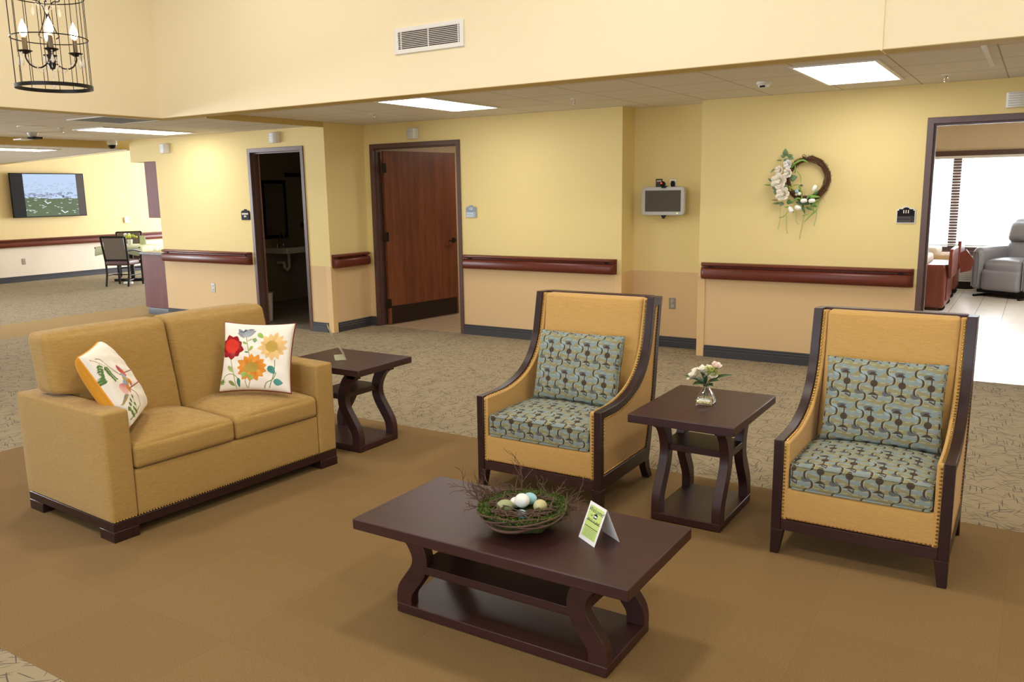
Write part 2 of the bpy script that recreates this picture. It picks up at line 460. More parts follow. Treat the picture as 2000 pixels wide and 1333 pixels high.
            p.y += (crown[3] * max(0, b) ** 2 - crown[2] * max(0, -b) ** 2) * (fx * fz) ** 0.6 if fx > 0 and fz > 0 else 0
            p.z += (crown[5] * max(0, d) ** 2 - crown[4] * max(0, -d) ** 2) * (fx * fy) ** 0.6 if fx > 0 and fy > 0 else 0
            p = c + p
            if fn: p = Vector(fn(p))
            cache[key] = s.v(p); return cache[key]
        def face(U, W, mk, flip):
            for i in range(len(U) - 1):
                for j in range(len(W) - 1):
                    q = [mk(U[i], W[j]), mk(U[i + 1], W[j]), mk(U[i + 1], W[j + 1]), mk(U[i], W[j + 1])]
                    s.f(q[::-1] if flip else q)
        face(PX, PY, lambda a, b: V(a, b, 1), False); face(PX, PY, lambda a, b: V(a, b, -1), True)
        face(PX, PZ, lambda a, b: V(a, -1, b), False); face(PX, PZ, lambda a, b: V(a, 1, b), True)
        face(PY, PZ, lambda a, b: V(1, a, b), False); face(PY, PZ, lambda a, b: V(-1, a, b), True)
        return s
    def leaf(s, p0, p1, wid, up=(0, 0, 1), bend=0.0, n=6, fold=0.15):
        p0, p1, up = Vector(p0), Vector(p1), Vector(up).normalized(); d = p1 - p0
        side = d.cross(up)
        if side.length < 1e-6: side = Vector((1, 0, 0))
        side.normalize(); nrm = side.cross(d).normalized(); L = d.length; rows = []
        for i in range(n + 1):
            t = i / n; wv = wid * math.sin(PI * min(1, t ** 0.8)) ** 0.9 if 0 < t < 1 else 0.0004
            c = p0 + d * t + nrm * (bend * L * math.sin(PI * t))
            rows.append([s.v(c - side * wv + nrm * fold * wv), s.v(c), s.v(c + side * wv + nrm * fold * wv)])
        for A, B in zip(rows[:-1], rows[1:]):
            s.f([A[0], A[1], B[1], B[0]]); s.f([A[1], A[2], B[2], B[1]])
        return s
    def build(s, name, mat, parent=None, smooth=True, bevel=0.0, loc=None, rot=None, uv=False, solid=0.0, ang=38):
        bm = s.bm
        bmesh.ops.recalc_face_normals(bm, faces=bm.faces)
        if uv:
            L = bm.loops.layers.uv.new('UVMap')
            for fc in bm.faces:
                nn = fc.normal; ax = max(range(3), key=lambda i: abs(nn[i]))
                for lp in fc.loops:
                    c = lp.vert.co; lp[L].uv = ((c.y, c.z), (c.x, c.z), (c.x, c.y))[ax]
        me = bpy.data.meshes.new(name)
        if smooth:
            for fc in bm.faces: fc.smooth = True
            for e in bm.edges:
                if len(e.link_faces) == 2 and e.calc_face_angle(0) > R(ang): e.smooth = False
        bm.to_mesh(me); bm.free()
        o = bpy.data.objects.new(name, me); col.objects.link(o)
        me.materials.append(M[mat] if isinstance(mat, str) else mat)
        if parent: o.parent = parent
        if loc: o.location = loc
        if rot: o.rotation_euler = rot
        if bevel:
            b = o.modifiers.new('bevel', 'BEVEL'); b.width = bevel; b.segments = 2; b.limit_method = 'ANGLE'; b.angle_limit = R(40)
            b.harden_normals = False
        if solid:
            b = o.modifiers.new('solid', 'SOLIDIFY'); b.thickness = solid; b.offset = 0
        return o

def tag(o, label=None, cat=None, group=None, kind=None):
    if label: o['label'] = label
    if cat: o['category'] = cat
    if group: o['group'] = group
    if kind: o['kind'] = kind
    return o
def empty(name, loc=(0, 0, 0), rz=0.0, label=None, cat=None, group=None, kind=None, rot=None):
    o = bpy.data.objects.new(name, None); o.empty_display_size = 0.1; col.objects.link(o)
    o.location = loc; o.rotation_euler = rot or (0, 0, rz)
    return tag(o, label, cat, group, kind)
def copy_tree(o, parent=None):
    c = o.copy(); col.objects.link(c)
    if parent: c.parent = parent
    for ch in list(o.children): copy_tree(ch, c)
    return c
def struct(name, mb, mat, **kw): return tag(mb.build(name, mat, smooth=False, **kw), kind='structure')

def text_mesh(body, size, mat, parent, mtx, name='lettering', shear=0.0, extrude=0.0006, bold=0.0, spacing=1.0):
    """lettering as a thin mesh; mtx maps text space (x right, y up) to the parent's space; centred"""
    cu = bpy.data.curves.new(name, 'FONT'); cu.body = body; cu.size = size; cu.extrude = extrude; cu.shear = shear
    cu.offset = bold; cu.align_x = 'CENTER'; cu.align_y = 'CENTER'; cu.space_character = spacing; cu.resolution_u = 3
    tmp = bpy.data.objects.new(name, cu); col.objects.link(tmp)
    dg = bpy.context.evaluated_depsgraph_get(); me = bpy.data.meshes.new_from_object(tmp.evaluated_get(dg))
    bpy.data.objects.remove(tmp); bpy.data.curves.remove(cu)
    me.transform(mtx); me.materials.clear(); me.materials.append(M[mat]); me.name = name
    o = bpy.data.objects.new(name, me); col.objects.link(o); o.parent = parent; return o

def smooth_curve(pts, n=6):
    """Catmull-Rom through 2-D or 3-D points"""
    P = [Vector(p if len(p) == 3 else (p[0], p[1], 0)) for p in pts]; out = []
    for i in range(len(P) - 1):
        a, b, c, d = P[max(0, i - 1)], P[i], P[i + 1], P[min(len(P) - 1, i + 2)]
        for k in range(n):
            t = k / n
            out.append(0.5 * ((2 * b) + (c - a) * t + (2 * a - 5 * b + 4 * c - d) * t * t + (3 * b - a - 3 * c + d) * t ** 3))
    out.append(P[-1])
    return out if len(pts[0]) == 3 else [(v.x, v.y) for v in out]
def noisy_path(p0, p1, n, amp, rng):
    p0, p1 = Vector(p0), Vector(p1)
    return [p0 + (p1 - p0) * (i / n) + Vector((rng.uniform(-1, 1), rng.uniform(-1, 1), rng.uniform(-1, 1))) * amp * (0 if i in (0,) else 1) for i in range(n + 1)]
# ================================================================ the setting
ZL, ZC = 2.40, 2.44            # ceilings: lobby side, corridor
YW, YL, YA = 7.80, 7.13, 8.09  # corridor wall, spa wall, alcove wall
XS = -7.01; HY, HX = 5.38, -7.5
T = 0.12
struct('floor', MB().box(-17.2, 3.3, -4.2, YW + 0.02, -0.1, 0).box(-17.2, -10.1, YW + 0.02, 15.1, -0.1, 0).box(-3.594, -2.775, YW + 0.02, YA + 0.02, -0.1, 0.004), 'carpet')
struct('floor_bedroom', MB().box(-2.6, 3.3, YW + 0.02, 15.1, -0.1, 0.002), 'floor_plank')
struct('floor_room', MB().box(-7.2, -2.6, YW + 0.02, 12.0, -0.1, 0.002), 'floor_wood')
struct('floor_spa', MB().box(-10.1, -7.2, YW + 0.02, 11.0, -0.1, 0.002).box(-9.98, -7.03, YL + 0.02, YW + 0.02, 0.0, 0.003), 'tile_spa')

# walls --------------------------------------------------------
def wall_y(name, x0, x1, y, mat, holes=(), z1=2.6, th=T, parent=None):
    """wall facing -y with openings (xa, xb, za, zb)"""
    m = MB(); xs = sorted([x0, x1] + [v for h in holes for v in h[:2]])
    for a, b in zip(xs[:-1], xs[1:]):
        hh = [h for h in holes if h[0] <= a + 1e-6 and h[1] >= b - 1e-6]
        if not hh: m.box(a, b, y, y + th, 0, z1)
        else:
            if hh[0][2] > 0: m.box(a, b, y, y + th, 0, hh[0][2])
            m.box(a, b, y, y + th, hh[0][3], z1)
    return struct(name, m, mat)
D1 = (-8.27, -7.39, 0, 2.15); D2 = (-6.88, -5.62, 0, 2.17); D3 = (-0.81, 0.44, 0, 2.13)
wall_y('wall_spa', -10.13, XS - T, YL, 'paint_corridor', [D1])
struct('wall_spa_return', MB().box(XS - T, XS, YL, YW, 0, 2.6), 'paint_corridor')
wall_y('wall_center', XS - T, -3.594, YW, 'paint_corridor', [D2])
struct('wall_alcove', MB().box(-3.594 - T, -3.594, YW + T, YA + T, 0, 2.6).box(-3.594, -2.775, YA, YA + T, 0, 2.6).box(-2.775, -2.775 + T, YW + T, YA + T, 0, 2.6), 'paint_corridor')
wall_y('wall_right', -2.775, 3.2, YW, 'paint_corridor', [D3])
struct('wall_cabinet_header', MB().box(-10.68, -10.13, YL, YL + 3.0, 2.10, 2.6), 'paint_corridor')
struct('wall_kitchen', MB().box(-10.13, -10.13 + T, YL + T, 15.1, 0, 2.6), 'paint_corridor')
# lobby beyond
struct('wall_television', MB().box(-17.22, -17.1, 5.2, 15.1, 0, 3.4), 'paint_lobby')
wlo = MB()
wlo.box(-17.22, -17.1, -4.2, -1.3, 0, 3.4).box(-17.22, -17.1, 4.6, 5.2, 0, 3.4).box(-17.22, -17.1, -1.3, 4.6, 0, 0.7).box(-17.22, -17.1, -1.3, 4.6, 2.3, 3.4)
struct('wall_left', wlo, 'paint_lobby')
struct('wall_lobby', MB().box(-17.22, -16.4, 15.1, 15.22, 0, 3.4).box(-11.5, -10.0, 15.1, 15.22, 0, 3.4).box(-16.4, -11.5, 15.1, 15.22, 0, 0.5).box(-16.4, -11.5, 15.1, 15.22, 2.6, 3.4), 'paint_lobby')
# lounge shell behind the camera
struct('wall_back', MB().box(-17.2, -5.2, -4.12, -4.0, 0, 4.6).box(1.2, 3.3, -4.12, -4.0, 0, 4.6).box(-5.2, 1.2, -4.12, -4.0, 0, 0.6).box(-5.2, 1.2, -4.12, -4.0, 3.6, 4.6), 'paint_high')
struct('wall_lounge_side', MB().box(3.2, 3.32, -4.12, YW + T, 0, 4.6), 'paint_high')
struct('wall_upper', MB().box(HX, 3.2, HY, HY + 0.16, ZL, 4.6), 'paint_high')
struct('wall_upper_left', MB().box(HX - 0.16, HX, -4.0, HY + 0.16, ZL, 4.6), 'paint_high')
struct('trim_1', MB().box(HX, 3.2, HY + 0.003, HY + 0.19, ZL - 0.004, ZL + 0.001).box(HX - 0.19, HX - 0.003, -4.0, HY + 0.19, ZL - 0.004, ZL + 0.001), 'paint_soffit')
struct('trim_2', MB().box(-0.862, -0.850, HY - 0.006, HY + 0.18, ZL - 0.006, 4.6), 'paint_high')
struct('ceiling_lounge', MB().box(HX, 3.2, -4.0, HY, 4.5, 4.6), 'white_plastic')
struct('ceiling_corridor', MB().box(XS, 3.2, HY + 0.16, YA + 0.1, ZC, ZC + 0.1), 'ceiling_tile')
struct('ceiling', MB().box(-11.1, HX - 0.16, -4.0, YL + 0.02, ZL, ZL + 0.1).box(HX - 0.16, XS - 0.02, HY + 0.16, YL + 0.02, ZL, ZL + 0.1), 'ceiling_tile')
struct('trim_3', MB().box(XS - 0.02, XS, HY + 0.16, YL, ZL - 0.02, ZC), 'paint_soffit')
struct('trim_9', MB().box(-0.387, -0.357, HY + 0.2, 6.95, ZC - 0.004, ZC).box(-1.2, 3.2, HY + 0.165, HY + 0.195, ZC - 0.004, ZC), 'white_metal')  # ceiling tees; a bright reflection is put into the white colour
struct('trim_4', MB().box(-11.14, -11.1, -4.0, 15.1, 2.31, ZL + 0.1), 'paint_soffit')
lc = MB(); lc.prism([(-17.1, -4.0), (-11.14, -4.0), (-11.14, 7.40), (-17.1, 8.66)], 'z', 2.30, 2.40)
struct('ceiling_lobby', lc, 'ceiling_tile')
struct('trim_5', MB().prism([(-17.1, 8.66), (-11.14, 7.40), (-11.14, 7.46), (-17.1, 8.72)], 'z', 2.29, 2.52), 'paint_high')
struct('ceiling_lobby_raised', MB().box(-17.1, -10.13, 7.0, 15.1, 3.0, 3.1), 'ceiling_tile')
# rooms behind the doors
struct('wall_bedroom', MB().box(-2.72, -2.6, YA + T, 15.1, 0, 2.7).box(3.2, 3.32, YW + T, 15.1, 0, 2.7).box(-2.6, -1.75, 15.0, 15.12, 0, 2.7).box(2.3, 3.2, 15.0, 15.12, 0, 2.7).box(-1.75, 2.3, 15.0, 15.12, 0, 0.62).box(-1.75, 2.3, 15.0, 15.12, 2.08, 2.7), 'paint_bedroom')
struct('ceiling_bedroom', MB().box(-2.7, 3.3, YW + T, 15.1, 2.6, 2.7), 'paint_bedroom')
struct('wall_room', MB().box(-7.19, -7.07, YW + T, 12.0, 0, 2.7).box(-3.9, -3.78, YA + T, 12.0, 0, 2.7).box(-7.1, -3.8, 12.0, 12.12, 0, 2.7), 'paint_bedroom')
struct('ceiling_room', MB().box(-7.2, -3.8, YW + T, 12.1, 2.6, 2.7), 'paint_bedroom')
struct('wall_spa_inside', MB().box(-10.0, -9.94, YL + T, 11.0, 0, 2.7).box(-9.94, -7.3, 10.9, 11.0, 0, 2.7).box(-7.31, -7.2, YW + T, 11.0, 0, 2.7), 'grout_tile')
struct('ceiling_spa', MB().box(-10.0, -7.2, YL + T, 11.0, 2.55, 2.65), 'paint_bedroom')

# baseboards ---------------------------------------------------
def base_prof(h=0.115):
    return [(0, 0), (0.016, 0), (0.016, h * 0.55), (0.012, h * 0.6), (0.014, h * 0.75), (0.008, h * 0.82), (0.010, h * 0.93), (0.005, h), (0, h)]
def base_y(m, x0, x1, y): m.prism([(y - a, b) for a, b in base_prof()], 'x', x0, x1)
def base_x(m, y0, y1, x, s=1): m.prism([(x + s * a, b) for a, b in base_prof()], 'y', y0, y1)
m = MB(); base_y(m, -10.12, -8.31, YL); base_y(m, -7.35, -7.09, YL); struct('baseboard_spa', m, 'baseboard_vinyl')
m = MB(); base_x(m, YL + 0.075, YW, XS); base_y(m, XS, -6.92, YW); struct('baseboard_return', m, 'baseboard_vinyl')
m = MB(); base_y(m, -5.58, -3.67, YW); struct('baseboard_center', m, 'baseboard_vinyl')
m = MB(); base_y(m, -3.594, -2.775, YA); base_x(m, YW, YA, -3.594); struct('baseboard_alcove', m, 'baseboard_vinyl')
m = MB(); base_y(m, -2.70, -0.855, YW); base_y(m, 0.49, 3.2, YW); struct('baseboard_right', m, 'baseboard_vinyl')
m = MB(); base_x(m, 5.2, 15.1, -17.1); struct('baseboard_lobby', m, 'baseboard_vinyl')
# corner guards
struct('trim_6', MB().box(-7.085, XS + 0.004, YL - 0.006, YL, 0, 0.79).box(XS, XS + 0.006, YL - 0.004, YL + 0.07, 0, 0.79), 'corner_guard', bevel=0.002)
struct('trim_7', MB().box(-2.779, -2.705, YW - 0.006, YW, 0, 0.79), 'corner_guard', bevel=0.002)
struct('trim_8', MB().box(-3.665, -3.59, YW - 0.006, YW, 0, 0.79).box(-3.594, -3.588, YW - 0.004, YW + 0.07, 0, 0.79), 'corner_guard', bevel=0.002)

# door frames --------------------------------------------------
def frame(name, x0, x1, z1, y, depth=T):
    """painted steel frame around the opening x0..x1 (outer), facing -y"""
    e = tag(empty(name, (0, 0, 0)), kind='structure')
    fw = 0.05; o = [(x0, 0), (x0, z1), (x1, z1), (x1, 0)]; i = [(x0 + fw, 0), (x0 + fw, z1 - fw), (x1 - fw, z1 - fw), (x1 - fw, 0)]
    m = MB(); m.ring(o, i, 'y', y - 0.012, y + depth + 0.012, closed=False); m.build('door_frame', 'frame_paint', e, bevel=0.003)
    o2 = [(x0 + fw - 0.001, 0), (x0 + fw - 0.001, z1 - fw + 0.001), (x1 - fw + 0.001, z1 - fw + 0.001), (x1 - fw + 0.001, 0)]
    i2 = [(x0 + fw + 0.016, 0), (x0 + fw + 0.016, z1 - fw - 0.016), (x1 - fw - 0.016, z1 - fw - 0.016), (x1 - fw - 0.016, 0)]
    MB().ring(o2, i2, 'y', y + 0.035, y + depth - 0.045, closed=False).build('door_stop', 'frame_paint', e, bevel=0.002)
    return e
d1 = frame('door_1', -8.31, -7.35, 2.19, YL)
d2 = frame('door_2', -6.92, -5.583, 2.21, YW)
d3 = frame('door_3', -0.852, 0.48, 2.17, YW)
MB().box(0.425, 0.429, YW + 0.02, YW + 0.06, 0.95, 1.15).build('strike_plate', 'chrome', d3)
# open leaf of room 113
hx, hy = -6.845, YW + T - 0.005; la = R(80)
leafe = empty('door_leaf', (hx, hy, 0.0)); leafe.parent = d2; leafe.rotation_euler = (0, 0, la)
MB().box(0.0, 1.20, -0.044, 0, 0.012, 2.135).build('panel', 'door_wood', leafe, bevel=0.002)
MB().box(0.03, 1.17, -0.047, -0.044, 0.015, 0.235).build('kick_plate', 'kick_plate', leafe, bevel=0.001)
for z in (0.27, 1.10, 1.93):
    hm = MB(); hm.tube([(-0.008, 0.006 - 0.05, z - 0.06), (-0.008, 0.006 - 0.05, z + 0.06)], 0.011, 8); hm.box(-0.03, 0.03, -0.0485, -0.0445, z - 0.057, z + 0.057)
    hm.build('hinge', 'bronze', leafe)
hm = MB(); hm.lathe([(0.032, 0), (0.032, 0.008), (0.014, 0.012), (0.012, 0.05)], seg=16); hm.tube([(0, 0, 0.05), (-0.03, 0, 0.055), (-0.12, 0, 0.05)], 0.009, 8)
o = hm.build('door_handle', 'bronze', leafe); o.location = (1.13, -0.044, 1.0); o.rotation_euler = (R(90), 0, 0)
# opened leaf of the spa, folded inside against its wall
lf = empty('door_leaf', (-8.25, YL + T + 0.01, 0)); lf.parent = d1; lf.rotation_euler = (0, 0, R(141))
MB().box(0.0, 0.9, -0.0, 0.044, 0.012, 2.12).build('panel', 'door_wood', lf, bevel=0.002)

# bedroom window -----------------------------------------------
wn = tag(empty('window_1', (0, 0, 0)), kind='structure')
xs = (-1.75, -1.17, 0.02, 2.3)
m = MB(); o4 = [(-1.82, 0.55), (2.37, 0.55), (2.37, 2.14), (-1.82, 2.14)]; i4 = [(-1.72, 0.65), (2.27, 0.65), (2.27, 2.05), (-1.72, 2.05)]
m.ring(o4, i4, 'y', 14.96, 15.10); m.build('window_frame', 'frame_paint', wn, bevel=0.004)
for x in xs[1:3]: MB().box(x - 0.06, x + 0.06, 14.985, 15.08, 0.65, 2.05).build('mullion', 'frame_paint', wn, bevel=0.003)
MB().box(-1.85, 2.4, 14.88, 15.0, 0.55, 0.59).build('window_sill', 'frame_paint', wn, bevel=0.004)
for a, b in zip(xs[:-1], xs[1:]): MB().box(a, b, 15.05, 15.056, 0.65, 2.05).build('pane', 'window_glass', wn, smooth=False)
for a, b in ((-1.70, 2.24),):
    bl = MB()
    for k in range(30):
        z = 0.70 + k * 0.0445; bl.prism([(14.905, z - 0.005), (14.906, z - 0.0065), (14.951, z + 0.005), (14.950, z + 0.0065)], 'x', a, b)
    bl.box(a, b, 14.90, 14.955, 2.02, 2.06); bl.box(a, b, 14.915, 14.94, 0.665, 0.685)
    for x in (a + 0.12, (a + b) / 2, b - 0.12): bl.tube([(x, 14.90, 0.68), (x, 14.90, 2.04)], 0.0015, 4)
    bl.build('window_blind', 'white_plastic', wn, smooth=False)
# lobby and lounge windows (daylight comes through them)
for nm, bx, ax in (('window_2', (-16.4, -11.5, 15.12, 0.5, 2.6), 'y'), ('window_3', (-1.3, 4.6, -17.2, 0.7, 2.3), 'x'), ('window_4', (-5.2, 1.2, -4.06, 0.6, 3.6), 'y')):
    e = tag(empty(nm), kind='structure'); a0, a1, c, z0, z1 = bx
    o4 = [(a0, z0), (a1, z0), (a1, z1), (a0, z1)]; i4 = [(a0 + 0.06, z0 + 0.06), (a1 - 0.06, z0 + 0.06), (a1 - 0.06, z1 - 0.06), (a0 + 0.06, z1 - 0.06)]
    m = MB(); m.ring(o4, i4, ax, c - 0.04, c + 0.04)
    for k in (1, 2):
        t = a0 + (a1 - a0) * k / 3
        if ax == 'y': m.box(t - 0.03, t + 0.03, c - 0.03, c + 0.03, z0, z1)
        else: m.box(c - 0.03, c + 0.03, t - 0.03, t + 0.03, z0, z1)
    m.build('window_frame', 'frame_paint', e)
    m = MB(); (m.box(a0, a1, c, c + 0.006, z0, z1) if ax == 'y' else m.box(c, c + 0.006, a0, a1, z0, z1)); m.build('pane', 'window_glass', e, smooth=False)

# ================================================================ ceiling and wall fittings
def troffer(loc, label, group='recessed fluorescent ceiling lights', z=ZC, sx=0.58, sy=1.22):
    e = empty('ceiling_light', (loc[0], loc[1], z), 0, label, 'ceiling light', group)
    o4 = [(-sx / 2, -sy / 2), (sx / 2, -sy / 2), (sx / 2, sy / 2), (-sx / 2, sy / 2)]; k = 0.028
    i4 = [(-sx / 2 + k, -sy / 2 + k), (sx / 2 - k, -sy / 2 + k), (sx / 2 - k, sy / 2 - k), (-sx / 2 + k, sy / 2 - k)]
    MB().ring(o4, i4, 'z', -0.012, 0.0).build('frame', 'white_metal', e, bevel=0.002)
    MB().box(-sx / 2 + k, sx / 2 - k, -sy / 2 + k, sy / 2 - k, -0.006, -0.001).build('diffuser', 'tube_light', e, smooth=False)
    return e
troffer((-1.265, 6.66), 'glowing recessed ceiling light in front of the flower wreath, nearest to the open bedroom door')
troffer((-4.83, 6.45), 'glowing recessed ceiling light in front of the open brown door of room 113')
troffer((-9.12, 6.20), 'glowing recessed ceiling light before the dark spa doorway, under the corner of the high wall', z=ZL)
troffer((-11.90, 6.10), 'glowing recessed ceiling light in the lobby above the television, at the left edge', z=2.30)

def sprinkler(x, y, z, label):
    e = empty('sprinkler_head', (x, y, z), 0, label, 'sprinkler', 'fire sprinkler heads')
    MB().lathe([(0.0, 0.0), (0.038, 0.0), (0.036, -0.005), (0.012, -0.008)], seg=20, caps=False).build('escutcheon', 'white_metal', e)
    m = MB(); m.tube([(0, 0, -0.005), (0, 0, -0.022)], 0.009, 8); m.tube([(0.010, 0, -0.02), (0.013, 0, -0.035), (0, 0, -0.05)], 0.0025, 6); m.tube([(-0.010, 0, -0.02), (-0.013, 0, -0.035), (0, 0, -0.05)], 0.0025, 6)
    m.lathe([(0.0, -0.052), (0.020, -0.052), (0.020, -0.049), (0.0, -0.049)], seg=12, caps=False); m.build('nozzle', 'chrome', e)
sprinkler(-5.93, 6.37 + 0.4, ZC, 'ceiling sprinkler head above the corner left of the brown door')
sprinkler(-3.64, 6.874, ZC, 'ceiling sprinkler head between the two corridor ceiling lights')
sprinkler(-0.687, 7.25, ZC, 'ceiling sprinkler head to the right of the large right ceiling light')
sprinkler(-9.28, 5.39, ZL, 'ceiling sprinkler head left of the lobby-side ceiling light')
e = empty('smoke_detector', (-1.92, 6.78, ZC), 0, 'white round smoke detector on the ceiling left of the right ceiling light', 'smoke detector')
MB().lathe([(0.0, 0.0), (0.056, 0.0), (0.056, -0.014), (0.050, -0.022), (0.044, -0.024)], seg=28, caps=False).build('base', 'white_plastic', e)
MB().lathe([(0.044, -0.022), (0.040, -0.040), (0.030, -0.047), (0.0, -0.047)], seg=28, caps=False).build('cap', 'white_plastic', e)
MB().box(-0.02, 0.02, -0.042, -0.030, -0.044, -0.030).build('sensor_window', 'black_plastic', e)
e = empty('ceiling_plate', (-9.31, 5.09, ZL), 0, 'flat round white plate on the lobby ceiling above the television', 'ceiling plate')
MB().lathe([(0.0, 0.0), (0.15, 0.0), (0.145, -0.008), (0.0, -0.012)], seg=32, caps=False).build('plate', 'white_plastic', e)
e = empty('motion_sensor', (-10.2, 5.57, ZL), 0, 'white ceiling-hung sensor with a dark lens in the lobby ceiling at the left', 'sensor')
MB().lathe([(0.0, 0.0), (0.06, 0.0), (0.05, -0.03), (0.03, -0.05), (0.0, -0.05)], seg=20, caps=False).build('body', 'white_plastic', e)
MB().box(-0.02, 0.10, -0.06, 0.06, -0.075, -0.05).build('lens', 'black_plastic', e, bevel=0.004)
MB().box(-0.16, 0.02, -0.15, -0.02, -0.085, -0.07).build('flag_plate', 'white_plastic', e, bevel=0.002)
e = empty('ceiling_return_grille', (-7.97, 5.18, ZL), 0, 'grey slotted return-air grille in the lobby ceiling under the high wall', 'ceiling vent')
MB().ring([(-0.31, -0.31), (0.31, -0.31), (0.31, 0.31), (-0.31, 0.31)], [(-0.28, -0.28), (0.28, -0.28), (0.28, 0.28), (-0.28, 0.28)], 'z', -0.008, 0).build('frame', 'white_metal', e)
m = MB()
for k in range(28): m.prism([(-0.278 + k * 0.02, -0.006), (-0.266 + k * 0.02, -0.001), (-0.265 + k * 0.02, -0.002), (-0.277 + k * 0.02, -0.007)], 'x', -0.28, 0.28)
m.build('slats', 'grey_plastic', e, smooth=False)
MB().box(-0.28, 0.28, -0.28, 0.28, -0.0012, -0.0004).build('opening', 'dark_gap', e, smooth=False)
e = empty('security_camera', (-10.90, 7.02, ZL), 0, 'small white dome security camera on the ceiling edge by the maroon wall cabinet', 'security camera')
MB().lathe([(0.0, 0.0), (0.065, 0.0), (0.065, -0.045), (0.058, -0.06)], seg=24, caps=False).build('housing', 'white_plastic', e)
MB().ball((0, 0, -0.06), (0.055, 0.055, 0.05), 20, 12).build('dome', 'black_plastic', e)

# supply grille on the high wall
e = empty('supply_grille', (-4.12, HY, 2.81), 0, 'white rectangular supply-air grille with horizontal slats high on the cream wall', 'vent')
W2, H2 = 0.335, 0.098
MB().ring([(-W2, -H2), (W2, -H2), (W2, H2), (-W2, H2)], [(-W2 + 0.036, -H2 + 0.03), (W2 - 0.036, -H2 + 0.03), (W2 - 0.036, H2 - 0.03), (-W2 + 0.036, H2 - 0.03)], 'y', -0.012, 0).build('frame', 'white_metal', e, bevel=0.003)
m = MB()
for k in range(11):
    z = -0.066 + k * 0.0132; m.prism([(-0.011, z - 0.0025), (-0.002, z + 0.003), (-0.002, z + 0.005), (-0.011, z - 0.0005)], 'x', -W2 + 0.034, W2 - 0.034)
m.build('slats', 'white_metal', e, smooth=False)
for x in (-0.27, 0.0, 0.285): MB().box(x - 0.004, x + 0.004, -0.0095, -0.002, -0.069, 0.069).build('divider', 'white_metal', e)
MB().box(-W2 + 0.03, W2 - 0.03, -0.0016, -0.0004, -0.07, 0.07).build('opening', 'vent_gap', e, smooth=False)

# hand rails ---------------------------------------------------
def rail(name, L, loc, rz, label, zc=0.845, mat='mahogany'):
    """wooden crash rail, length along local x, projecting to local -y"""
    e = empty(name, (loc[0], loc[1], 0), rz, label, 'handrail', 'wooden wall handrails')
    prof = [(0.0, -0.075), (-0.066, -0.075), (-0.080, -0.066), (-0.088, -0.040), (-0.088, 0.000), (-0.080, 0.020), (-0.066, 0.030), (-0.034, 0.034), (-0.034, 0.046), (-0.062, 0.048), (-0.074, 0.052), (-0.079, 0.060), (-0.077, 0.070), (-0.066, 0.077), (-0.050, 0.080), (0.0, 0.080)]
    d = 0.05
    m = MB()
    secs = [(-L / 2, 0.16), (-L / 2 + 0.008, 0.55), (-L / 2 + 0.022, 0.83), (-L / 2 + 0.045, 1.0), (L / 2 - 0.045, 1.0), (L / 2 - 0.022, 0.83), (L / 2 - 0.008, 0.55), (L / 2, 0.16)]
    rows = [[m.v((x, y * k, zc + z)) for y, z in prof] for x, k in secs]
    for A, B in zip(rows[:-1], rows[1:]):
        for i in range(len(prof)): m.f([A[i], A[(i + 1) % len(prof)], B[(i + 1) % len(prof)], B[i]])
    m.f(rows[0]); m.f(rows[-1][::-1])
    m.build('rail', mat, e, ang=42)
    for sgn in (-1, 1): MB().box(sgn * (L / 2 - 0.10) - 0.02, sgn * (L / 2 - 0.10) + 0.02, -0.045, 0, zc - 0.05, zc + 0.06).build('bracket', 'black_plastic', e)
rail('handrail', 1.76, ((-10.11 - 8.35) / 2, YL), 0, 'mahogany handrail on the cream wall left of the dark spa doorway')
rail('handrail', 0.62, (XS, 7.46), R(90), 'short mahogany handrail on the narrow side wall between the two doorways')
rail('handrail', 1.92, ((-5.565 - 3.645) / 2, YW), 0, 'mahogany handrail right of the open brown door of room 113')
rail('handrail', 1.87, ((-2.745 - 0.875) / 2, YW), 0, 'mahogany handrail under the flower wreath')
rail('handrail', 9.6, (-17.1, 10.0), R(90), 'long mahogany handrail on the lobby wall under the television', zc=0.765)

# wall speakers (ribbed white boxes) ---------------------------
def sounder(x, y, z, label):
    e = empty('wall_speaker', (x, y, z), 0, label, 'alarm sounder', 'white ribbed wall sounders')
    prof = [(-0.075, 0), (-0.075, -0.035), (-0.05, -0.055), (0.03, -0.06), (0.062, -0.045), (0.078, 0)]
    MB().prism(prof, 'z', -0.06, 0.06).build('housing', 'white_plastic', e, bevel=0.006)
    m = MB()
    for k in range(6): m.box(-0.06, 0.035, -0.064, -0.055, -0.046 + k * 0.018, -0.041 + k * 0.018)
    m.build('ribs', 'grey_plastic', e)
sounder(-9.886, YL, 2.256, 'white ribbed wall sounder high on the wall near the maroon wall cabinet')
sounder(-7.80, YL, 2.30, 'white ribbed wall sounder above the dark spa doorway')
sounder(-6.24, YW, 2.305, 'white ribbed wall sounder above the open brown door')
sounder(-0.23, YW, 2.27, 'white ribbed wall sounder above the bedroom doorway at the right edge')

